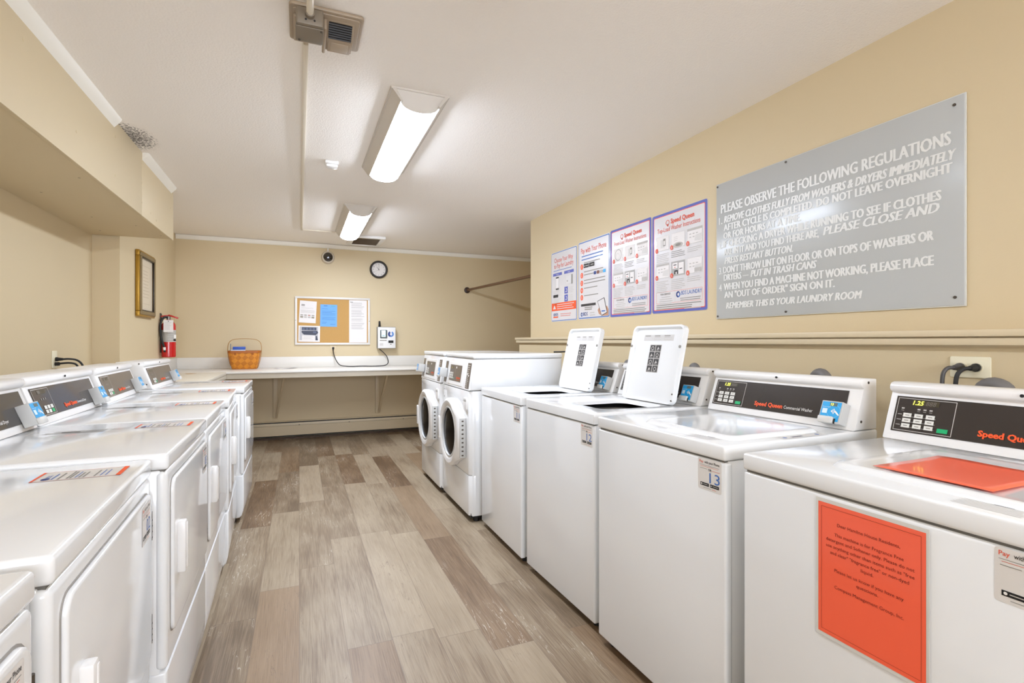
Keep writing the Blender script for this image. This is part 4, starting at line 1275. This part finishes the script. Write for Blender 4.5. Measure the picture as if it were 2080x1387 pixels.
t = thing('wall_clock', 'round black rimmed wall clock high on the back wall', 'clock', (.982, YB, 2.18))
MC = Matrix.Rotation(pi / 2, 4, 'X')
MB().lathe([(.118, .0), (.118, .028), (.110, .040), (.096, .040), (.090, .026), (.090, .0)], mat('black_clock_plastic', '17110F', .25), MC, 48, cap=False).build('rim', t)
m = MB(); fr = Frame((0, -.012, 0), (1, 0, 0), (0, 0, 1))
m.disc(fr, 0, 0, .092, .092, mat('clock_dial', 'E6E0DA', .5), 1, 48)
for k in range(1, 13):
    a = pi / 2 - k * pi / 6
    m.text(fr, str(k), .072 * cos(a), .072 * sin(a) - .0075, .021, INKD, 2, .0, align='C')
m.build('dial', t)
def hand(a, L_, w_, mm, lay, name):
    m = MB(); d = (sin(a), cos(a)); nrm = (cos(a), -sin(a))
    P = [(-d[0] * .012 + nrm[0] * w_, -d[1] * .012 + nrm[1] * w_), (-d[0] * .012 - nrm[0] * w_, -d[1] * .012 - nrm[1] * w_), (d[0] * L_ - nrm[0] * w_ * .5, d[1] * L_ - nrm[1] * w_ * .5), (d[0] * L_ + nrm[0] * w_ * .5, d[1] * L_ + nrm[1] * w_ * .5)]
    fr_ = Frame((0, -.014 - .001 * lay, 0), (1, 0, 0), (0, 0, 1)); m.poly(fr_, P, mm, 1); return m.build(name, t)
hand(radians(-37), .045, .0028, BLACK, 1, 'hour_hand'); hand(radians(3), .068, .002, BLACK, 2, 'minute_hand'); hand(radians(-125), .06, .0009, INKD, 3, 'second_hand')

t = thing('security_camera', 'small white dome security camera under the ceiling trim on the back wall', 'camera', (.341, YB, 2.300))
m = MB(); m.lathe([(.082, .0), (.082, .02), (.072, .055), (.058, .065)], mat('camera_housing', 'CCC2B2', .4), MC, 32, cap=False); m.build('housing', t)
m = MB(); m.lathe([(.055, .060), (.051, .072), (.036, .084), (.018, .088), (0, .089)], mat('dark_dome', '17100D', .08, coat=1.0), MC, 32, cap=False); m.build('lens_dome', t)
m = MB(); m.box(-.008, .008, -.03, -.002, .075, .118, WHITE2, .003); m.build('cable_cover', t)

t = thing('payment_terminal', 'white wall box with lit screen and blue swirl logo on the back wall', 'payment machine', (.955, YB, 1.125))
tw, th, td = .236, .286, .10
MB().box(0, tw, -td, -.002, 0, th, mat('grey_case_edge', '8B8781', .4), .003).build('case', t)
m = MB(); m.box(.004, tw - .002, -td - .004, -td, .004, th - .006, WHITE2, .002); m.build('front_panel', t)
fr = Frame((0, -td - .004, 0), (1, 0, 0), (0, 0, 1))
MB().box(.030, .124, -td - .016, -td - .004, .135, .245, mat('grey_bezel', '5E6664', .4), .006).build('screen_bezel', t)
m = MB(); fs_ = Frame((0, -td - .016, 0), (1, 0, 0), (0, 0, 1)); m.rect(fs_, .050, .155, .05, .082, SCREEN, 1); m.rect(fs_, .056, .165, .038, .012, mat('teal_print', '57A6B0', .6), 2); m.build('screen', t)
m = MB(); m.ring(fr, .174, .190, .038, .016, mat('mid_blue', '5B86C4', .4), 1, 24, radians(-150), radians(70)); m.ring(fr, .174, .190, .040, .014, NAVY, 2, 18, radians(110), radians(250)); m.build('swirl_logo', t)
MB().box(.140, .206, -td - .007, -td - .004, .072, .106, BLACK, .002).build('card_slot', t)
m = MB(); m.rect(fr, .028, .100, .09, .012, INKG, 1); m.lines(fr, .028, .062, .06, 3, .012, .006, INKLG, 1); m.rect(fr, .162, .050, .02, .010, INKG, 1); m.build('printed_text', t)
m = MB(); m.cyl((.032, -.05, th), (.032, -.05, th + .078), .015, BLACK, .012, 16, .003); m.build('antenna', t)

t = thing('terminal_cord', 'thin dark power cord looping from the payment box to the socket under the board', 'power cord', (0, 0, 0))
MB().tube([(.405, YB - .032, 1.130), (.405, YB - .045, 1.09), (.415, YB - .06, 1.03), (.44, YB - .09, .965), (.48, YB - .13, .908), (.56, YB - .18, .8992), (.64, YB - .22, .8988), (.70, YB - .17, .8988), (.76, YB - .17, .8988), (.84, YB - .24, .8988), (.92, YB - .24, .8988),
           (1.03, YB - .2, .900), (1.09, YB - .14, .925), (1.09, YB - .09, 1.0), (1.05, YB - .07, 1.06), (.985, YB - .06, 1.116)], .0055, BLACK, n=8, smooth=2).build('cord', t)
MB().box(.392, .418, YB - .045, YB - .009, 1.115, 1.145, BLACK, .005).build('plug', t)
t = thing('wall_outlet', 'pale socket plate on the back wall under the cork board', 'outlet', (.37, YB, 1.075))
MB().prism(rrect(0, .07, 0, .085, .005), -.007, -.001, mat('tan_plastic', 'D9C6A0', .4), 'y', .002).build('cover_plate', t)

# hanging rod in the alcove
t = thing('hanging_rod', 'brown metal clothes rod spanning the alcove to the back wall', 'rod', (0, 0, 0))
MB().cyl((2.335, YE + .002, 1.925), (2.222, YB - .004, 1.952), .0175, RODM, n=18).build('rod_bar', t)
MB().cyl((2.222, YB - .022, 1.952), (2.222, YB - .001, 1.952), .040, mat('dark_flange', '33221A', .4), .044, 24, .003).build('flange', t)
MB().cyl((2.335, YE + .001, 1.925), (2.335, YE + .02, 1.925), .040, mat('dark_flange', '33221A', .4), .044, 24, .003).build('flange', t)

# ================================================================== PIER THINGS
t = thing('picture_frame', 'gilt and bronze framed document hanging on the pier wall', 'picture', (XP, 5.44, 1.442), pi / 2)
pw, ph = .53, .592
m = MB()
def frame_ring(m, x0, x1, z0, z1, t_, y0, y1, mm, bev=.004):
    m.box(x0, x1, y0, y1, z0, z0 + t_, mm, bev); m.box(x0, x1, y0, y1, z1 - t_, z1, mm, bev)
    m.box(x0, x0 + t_, y0, y1, z0 + t_, z1 - t_, mm, bev); m.box(x1 - t_, x1, y0, y1, z0 + t_, z1 - t_, mm, bev)
frame_ring(m, 0, pw, 0, ph, .05, -.034, -.002, GOLD, .006); m.build('gilt_moulding', t)
m = MB(); frame_ring(m, .018, pw - .018, .018, ph - .018, .034, -.044, -.03, FRAMED, .004)
frame_ring(m, .048, pw - .048, .048, ph - .048, .014, -.040, -.026, mat('dark_bronze', '2F261B', .35, metal=.3), .003); m.build('inner_moulding', t)
m = MB(); m.box(.04, pw - .04, -.022, -.004, .04, ph - .04, mat('aged_paper', 'D8C9AE', .5))
fr = Frame((0, -.022, 0), (1, 0, 0), (0, 0, 1))
m.frame_line(fr, .13, .12, .27, .35, .004, mat('faint_sepia', 'C2B091', .6), 1); m.lines(fr, .16, .42, .21, 9, .03, .006, mat('faint_sepia', 'C2B091', .6), 1)
m.build('document', t)
m = MB(); m.box(.058, pw - .058, -.0262, -.0252, .058, ph - .058, mat('picture_glass', 'FFFFFF', .02)); 
g = MATS['picture_glass'].node_tree.nodes['Principled BSDF']; g.inputs['Alpha'].default_value = 0.06
m.build('glass', t)

t = thing('fire_extinguisher', 'red fire extinguisher with inspection tag hung on the pier wall', 'fire extinguisher', (XP + .075, 6.33, 1.052), 0)
m = MB(); m.lathe([(.0, .0), (.058, .0), (.064, .008), (.064, .325), (.060, .345), (.046, .368), (.026, .378), (.022, .392)], RED, None, 32); m.build('cylinder', t)
m = MB(); m.lathe([(.0646, .16), (.0646, .285)], mat('silver_label', 'B9B5AE', .4), None, 32, cap=False)
for i in range(6): m.lathe([(.0650, .172 + i * .018), (.0650, .176 + i * .018)], INKG, None, 16, -1.6, 0.4, False)
m.lathe([(.0652, .20), (.0652, .235)], INKW, None, 8, -.6, .1, False); m.lathe([(.0653, .17), (.0653, .19)], BLACK, None, 8, -.7, -.1, False)
m.build('label_band', t)
m = MB(); m.cyl((0, 0, .388), (0, 0, .425), .02, STEEL, .018, 16, .002); m.box(-.012, .012, -.035, .035, .408, .428, STEEL, .004); m.build('valve', t)
m = MB(); Mr = Matrix.Rotation(radians(20), 4, 'X')
m.box(-.014, .070, -.018, .018, .424, .438, RED, .003, 2, Matrix.Rotation(radians(-10), 4, 'Y'))
m.build('lever', t)
m = MB(); m.box(-.012, .080, -.018, .018, .396, .412, RED, .003, 2, Matrix.Rotation(radians(20), 4, 'Y') @ Matrix.Translation((-.14, 0, .01))); m.build('carry_handle', t)
m = MB(); m.tube([(-.005, -.03, .415), (-.03, -.055, .42), (-.055, -.075, .37), (-.06, -.082, .30), (-.05, -.085, .2), (-.03, -.085, .13), (-.022, -.083, .10)], .011, BLACK, n=10, smooth=2)
m.cyl((-.022, -.083, .105), (-.020, -.083, .075), .013, WHITE2, .011, 14); m.cyl((-.020, -.083, .075), (-.019, -.083, .055), .010, BLACK, .009, 12); m.build('hose', t)
m = MB(); fr = Frame((-.028, -.088, .262), (1, .12, 0), (0, 0, 1)); m.box(0, .085, 0, .125, 0, .001, PAPERM, 0, 1, fr.matrix()); f2 = Frame(fr.p(0, 0, .001), fr.ux, fr.uz); m.lines(f2, .008, .10, .065, 7, .012, .003, INKLG, 1); m.rect(f2, .038, .108, .008, .008, INKD, 2); m.build('inspection_tag', t)
m = MB(); m.box(-.074, -.066, -.02, .02, .05, .46, HINGE, .001); m.box(-.074, -.06, -.012, .012, .40, .45, HINGE, .002); m.build('wall_bracket', t)

# ================================================================== REGULATIONS SIGN
SY, SZ = 2.272, 1.349
t = thing('regulations_sign', 'large grey painted board of laundry regulations in white lettering', 'sign', (XR, SY, SZ), R90)
sw, sh = 1.190, .766
SIGNM = mat('grey_sign_enamel', 'B4B6B4', .32, coat=.55, bump=.06, bscale=9)
SIGNM.node_tree.nodes['Principled BSDF'].inputs['Coat Roughness'].default_value = .2
MB().box(0, sw, -.010, -.001, 0, sh, SIGNM, .002).build('panel', t)
MB().box(-.004, sw + .004, -.0075, -.001, -.004, sh + .004, mat('pale_sign_edge', 'CBCCC6', .4), .002).build('edge_strip', t)
fr = Frame((0, -.010, 0), (1, 0, 0), (0, 0, 1))
m = MB()
rows = [('PLEASE OBSERVE THE FOLLOWING REGULATIONS', .036, 1.148, 1.945, .050, 0, ''),
        ('REMOVE CLOTHES FULLY FROM WASHERS & DRYERS IMMEDIATELY', .055, 1.160, 1.887, .038, .22, '1.'),
        ('AFTER CYCLE IS COMPLETED. DO NOT LEAVE OVERNIGHT', .057, 1.152, 1.841, .037, 0, ''),
        ('OR FOR HOURS AT A TIME.', .055, .535, 1.796, .036, 0, ''),
        ('IF CHECKING A DRYER WHILE RUNNING TO SEE IF CLOTHES', .052, 1.117, 1.748, .038, 0, '2.'),
        ('ARE IN IT AND YOU FIND THERE ARE,', .057, .628, 1.702, .036, 0, ''), ('PLEASE CLOSE AND', .648, 1.107, 1.704, .038, .22, ''),
        ('PRESS RESTART BUTTON.', .059, .490, 1.654, .036, .22, ''),
        ("DON'T THROW LINT ON FLOOR OR ON TOPS OF WASHERS OR", .053, 1.092, 1.602, .038, 0, '3.'),
        ('DRYERS \u2014', .057, .226, 1.560, .036, 0, ''), ('PUT IN TRASH CANS', .240, .614, 1.560, .036, .22, ''),
        ('WHEN YOU FIND A MACHINE NOT WORKING, PLEASE PLACE', .057, 1.092, 1.507, .038, 0, '4'),
        ('AN "OUT OF ORDER" SIGN ON IT.', .061, .704, 1.462, .036, 0, ''),
        ('REMEMBER THIS IS YOUR LAUNDRY ROOM', .070, .822, 1.402, .034, .22, '')]
SIGNW = mat('white_sign_lettering', 'E4E4E0', .35)
for s, x0, x1, z, cap, shr, no in rows:
    for k, dx in enumerate((-.0028, -.0014, 0, .0014, .0028)):
        m.text(fr, s, x0 + (cap * .1 if shr else 0) + dx, z - SZ, cap / .70, SIGNW, 1.5 + k * .5, 0, shr, width=x1 - x0)
    if no: m.text(fr, no, .020, z - SZ - .002, cap / .70, SIGNW, 2, .015, 0, width=.024 if len(no) > 1 else .02)
m.build('lettering', t, 0)
for xx, zz in ((.008, sh - .012), (.455, sh - .012), (sw - .03, sh - .03), (.010, .012), (.455, .015), (sw - .028, .03)):
    MB().cyl((xx, -.010, zz), (xx, -.0125, zz), .0055, HINGE, n=12).build('screw', t)

# ================================================================== POSTERS
def poster_base(y0, z0, w_, h, border, bcol, inner):
    m = MB(); fr = Frame((XR - .003, y0, z0), (0, -1, 0), (0, 0, 1))
    m.prism(rrect(0, w_, 0, h, .014), -.0024, .0, PAPER, 'z', 0, 1, fr.matrix())
    def P(x, y): return x * w_, (1 - y) * h
    g = .006 if border < .012 else .001
    K = rrect(g, w_ - g, g, h - g, .013); m.poly(fr, K, bcol, 1)
    if inner: m.poly(fr, rrect(g + border, w_ - g - border, g + border, h - g - border, .008), inner, 2); border += .004
    m.poly(fr, rrect(g + border, w_ - g - border, g + border, h - g - border, .007), PAPER, 3)
    return m, fr
def swirl(m, fr, x, z, r):
    m.ring(fr, x, z, r, r * .45, NAVY, 6, 16, radians(60), radians(270)); m.ring(fr, x, z, r * .95, r * .55, BLUE, 6, 16, radians(-90), radians(50))
GP = 'instruction posters on the ledge wall'
# 1 choose your way
w_, h = .488, .652
m, fr = poster_base(4.378, 1.403, w_, h, .006, BLUE, None)
X = lambda u: u * w_
Z = lambda v: (1 - v) * h
m.text(fr, 'Choose Your Way', X(.5), Z(.155), .062, REDOR, 5, 0, width=X(.72), align='C')
m.text(fr, 'to Pay for Laundry', X(.5), Z(.235), .062, REDOR, 5, 0, width=X(.76), align='C')
m.lines(fr, X(.1), Z(.275), X(.8), 1, .01, .005, BLUE, 5)
m.rect(fr, X(.08), Z(.345), X(.36), .026, PURP, 5); m.rect(fr, X(.53), Z(.345), X(.36), .026, PURP, 5)
m.text(fr, 'Mobile', X(.26), Z(.337), .02, PAPER, 6, 0, align='C'); m.text(fr, 'Card', X(.71), Z(.337), .02, PAPER, 6, 0, align='C')
m.rect(fr, X(.19), Z(.535), X(.13), .105, INKLG, 5); m.rect(fr, X(.2), Z(.52), X(.11), .09, PAPERM, 6); m.rect(fr, X(.2), Z(.383), X(.12), .012, INKD, 7); m.rect(fr, X(.2), Z(.545), X(.12), .012, INKD, 7)
m.rect(fr, X(.62), Z(.485), X(.2), .07, mat('pale_card', 'D5D2D0', .5), 5); m.rect(fr, X(.80), Z(.5), X(.05), .085, INKG, 6); m.disc(fr, X(.65), Z(.45), .008, .008, INKG, 6, 12)
m.rect(fr, X(.09), Z(.655), X(.2), .026, INKD, 5); m.lines(fr, X(.09), Z(.57), X(.3), 3, .018, .003, INKLG, 5); m.lines(fr, X(.09), Z(.68), X(.32), 5, .013, .003, INKLG, 5)
for v in (.62, .73):
    m.rect(fr, X(.54), Z(v), X(.13), .062, PURP, 5); m.ring(fr, X(.605), Z(v) + .03, .018, .011, PAPER, 6, 16, -2.5, 1.8); m.lines(fr, X(.71), Z(v - .075), X(.2), 4, .014, .003, INKLG, 5)
m.rect(fr, .012, Z(.845), w_ - .024, .072, ORANGE, 5); m.poly(fr, [(X(.08), Z(.82)), (X(.14), Z(.76)), (X(.2), Z(.82))], PAPER, 6); m.lines(fr, X(.24), Z(.765), X(.68), 3, .019, .006, PAPER, 6, .15)
swirl(m, fr, X(.13), Z(.90), .014); m.text(fr, 'BDS', X(.17), Z(.915), .034, NAVY, 6, .01); m.rect(fr, X(.09), Z(.945), X(.2), .012, ORANGE, 6); m.lines(fr, X(.38), Z(.9), X(.54), 2, .018, .004, REDOR, 5)
tag(m.build('instruction_poster', smooth=0), 'poster headed Choose Your Way with an orange band, furthest along the wall', 'poster', GP)
# 2 pay with your phone
m, fr = poster_base(3.866, 1.405, w_, .660, .008, BLUE, None); h = .660
m.text(fr, 'Pay with Your Phone', X(.5), Z(.155), .066, REDOR, 5, .008, width=X(.80), align='C')
m.lines(fr, X(.12), Z(.20), X(.74), 2, .028, .008, BLUE, 5, .2)
for k, v in enumerate((.325, .435, .535, .628, .72)):
    m.disc(fr, X(.125), Z(v), .021, .024, ORANGE, 5, 20); m.text(fr, str(k + 1), X(.125), Z(v) - .011, .032, PAPER, 6, .015, align='C')
for v, ww, n in ((.285, .6, 1), (.40, .68, 2), (.51, .68, 2), (.61, .5, 1), (.705, .52, 1)):
    m.lines(fr, X(.2), Z(v), X(ww), n, .026, .007, INKG, 5, .15)
m.rect(fr, X(.19), Z(.345), X(.17), .034, INKD, 5); m.rect(fr, X(.37), Z(.345), X(.17), .034, INKD, 5); m.disc(fr, X(.22), Z(.32), .006, .006, PAPER, 6, 10); m.rect(fr, X(.25), Z(.325), X(.09), .006, INKLG, 6); m.rect(fr, X(.42), Z(.325), X(.09), .006, INKLG, 6)
for k, c in enumerate((NAVY, mat('maestro_red', '7A4A3A', .5), INKLG, SKY)): m.rect(fr, X(.52 + k * .095), Z(.455), X(.075), .026, c, 6)
m.rect(fr, X(.10), Z(.835), X(.48), .020, INKD, 5); m.lines(fr, X(.22), Z(.86), X(.26), 2, .016, .008, INKG, 5, .1)
swirl(m, fr, X(.13), Z(.938), .018); m.text(fr, 'BDS', X(.18), Z(.955), .042, NAVY, 6, .01); m.lines(fr, X(.40), Z(.93), X(.2), 2, .02, .008, INKLG, 5)
SKIN = mat('printed_skin', 'B98A6C', .5)
m.poly(fr, [(X(.64), Z(.90)), (X(.70), Z(.86)), (X(.92), Z(.86)), (X(.96), Z(.90)), (X(.96), Z(.975)), (X(.80), Z(.975)), (X(.68), Z(.95))], SKIN, 5)
m.poly(fr, [(X(.63), Z(.79)), (X(.84), Z(.755)), (X(.93), Z(.94)), (X(.76), Z(.975))], INKD, 6)
m.poly(fr, [(X(.645), Z(.795)), (X(.83), Z(.765)), (X(.915), Z(.935)), (X(.765), Z(.965))], PAPER, 7); swirl(m, fr, X(.765), Z(.835), .012)
m.rect(fr, X(.76), Z(.925), X(.11), .01, BLUE, 8)
tag(m.build('instruction_poster', smooth=0), 'poster headed Pay with Your Phone with five orange number dots', 'poster', GP)
# 3, 4 washer instructions
def washer_poster(y0, z0, w_, h, title, label):
    m, fr = poster_base(y0, z0, w_, h, .017, PURP, ORANGE)
    X = lambda u: u * w_
    Z = lambda v: (1 - v) * h
    m.ring(fr, X(.31), Z(.108), .018, .014, REDOR, 6, 20); m.rect(fr, X(.305), Z(.145), X(.02), .016, REDOR, 6)
    m.text(fr, 'Speed Queen', X(.37), Z(.125), .043, REDOR, 6, .03, width=X(.42))
    m.text(fr, title, X(.5), Z(.192), .043, REDOR, 6, 0, width=X(.78), align='C')
    R = random.Random(len(title))
    for r in range(2):
        for c in range(3):
            x, z = X(.09 + c * .29), Z(.375 + r * .275)
            bw_, bh_ = X(.25), h * .145
            m.rect(fr, x, z, bw_, bh_, INKLG, 5); m.rect(fr, x + .0015, z + .0015, bw_ - .003, bh_ - .003, PAPERM, 6)
            if r == 1 and c == 1:
                m.rect(fr, x + .002, z + .002, bw_ - .004, bh_ - .004, mat('mid_grey_print', 'A8A5A1', .5), 7)
                m.rect(fr, x + bw_ * .1, z + bh_ * .5, bw_ * .38, bh_ * .38, PAPERM, 8); m.rect(fr, x + bw_ * .18, z + bh_ * .72, bw_ * .22, bh_ * .05, INKD, 9); m.rect(fr, x + bw_ * .25, z + bh_ * .55, bw_ * .06, bh_ * .07, REDOR, 9)
                m.rect(fr, x + bw_ * .24, z + bh_ * .12, bw_ * .26, bh_ * .26, INKD, 8); m.rect(fr, x + bw_ * .62, z + bh_ * .42, bw_ * .2, bh_ * .05, INKD, 9); m.rect(fr, x + bw_ * .56, z + bh_ * .1, bw_ * .36, bh_ * .75, PAPERM, 8)
                m.rect(fr, x + bw_ * .34, z + bh_ * .12, bw_ * .08, bh_ * .16, PAPERM, 9)
            elif c == 2 or r == 1:
                if r == 0 or c == 0: m.rect(fr, x, z + bh_ * .84, bw_, bh_ * .14, INKLG, 7)
                for k in range(6): m.rect(fr, x + bw_ * (.15 + .22 * (k % 3)), z + bh_ * (.4 + .2 * (k // 3)), bw_ * .13, bh_ * .06, INKLG, 7)
                m.poly(fr, [(x + bw_ * .5, z + bh_ * .15), (x + bw_ * .92, z + bh_ * .1), (x + bw_ * .95, z + bh_ * .55), (x + bw_ * .55, z + bh_ * .5)], mat('very_pale_grey', 'D2CECA', .5), 8)
                if c == 2 and r == 1: m.rect(fr, x + bw_ * .5, z + bh_ * .05, bw_ * .46, bh_ * .26, INKLG, 9)
            elif c == 0 and title.startswith('Front'):
                m.ring(fr, x + bw_ * .5, z + bh_ * .5, bh_ * .44, bh_ * .40, INKG, 7, 20); m.ring(fr, x + bw_ * .45, z + bh_ * .4, bh_ * .25, bh_ * .23, INKLG, 7, 14)
            elif c == 1 and not title.startswith('Front'):
                m.disc(fr, x + bw_ * .5, z + bh_ * .16, bw_ * .36, bh_ * .18, INKLG, 7, 20); m.disc(fr, x + bw_ * .52, z + bh_ * .17, bw_ * .2, bh_ * .10, INKG, 8, 16); m.lines(fr, x + bw_ * .2, z + bh_ * .7, bw_ * .3, 3, bh_ * .12, bh_ * .02, INKLG, 7, .3, 'L', R)
            else:
                m.rect(fr, x + bw_ * .35, z + bh_ * .2, bw_ * .3, bh_ * .55, mat('very_pale_grey', 'D2CECA', .5), 7); m.rect(fr, x + bw_ * .55, z + bh_ * .3, bw_ * .18, bh_ * .5, INKG, 8); m.rect(fr, x + bw_ * .58, z + bh_ * .36, bw_ * .12, bh_ * .3, PAPERM, 9)
            m.disc(fr, x + .006, z + .006, .014, .016, REDOR, 10, 18); m.text(fr, str(1 + r * 3 + c), x + .006, z - .003, .022, PAPER, 11, .01, align='C')
            nl = (6, 4, 3)[c] if r == 0 else (7, 6, 3)[c]
            m.lines(fr, x, z - .024, bw_ * 1.02, nl, .0115, .0035, INKLG if c != 1 or r else INKG, 6, .3, 'L', R)
    m.frame_line(fr, X(.09), Z(.905), X(.83), h * .115, .0012, ORANGE, 5); m.rect(fr, X(.45), Z(.905), .0012, h * .115, INKLG, 5)
    m.text(fr, 'FOR SERVICE', X(.27), Z(.822), .017, INKG, 6, .02, align='C'); m.lines(fr, X(.14), Z(.845), X(.27), 4, .014, .004, INKLG, 6, .4, 'C', R)
    swirl(m, fr, X(.51), Z(.83), .020); m.text(fr, 'BDS LAUNDRY', X(.565), Z(.838), .036, BLUE, 6, 0, width=X(.35))
    m.lines(fr, X(.54), Z(.875), X(.36), 2, .012, .004, INKG, 6, .15, 'C', R)
    m.lines(fr, X(.09), Z(.925), X(.82), 3, .0125, .005, INKG, 6, .25, 'L', R); m.rect(fr, X(.62), Z(.975), X(.28), .004, INKLG, 6)
    return tag(m.build('instruction_poster', smooth=0), label, 'poster', GP)
washer_poster(3.372, 1.404, .500, .668, 'Front-Load Washer Instructions', 'blue bordered poster headed Front-Load Washer Instructions')
washer_poster(2.862, 1.405, .512, .660, 'Top-Load Washer Instructions', 'blue bordered poster headed Top-Load Washer Instructions, beside the grey sign')
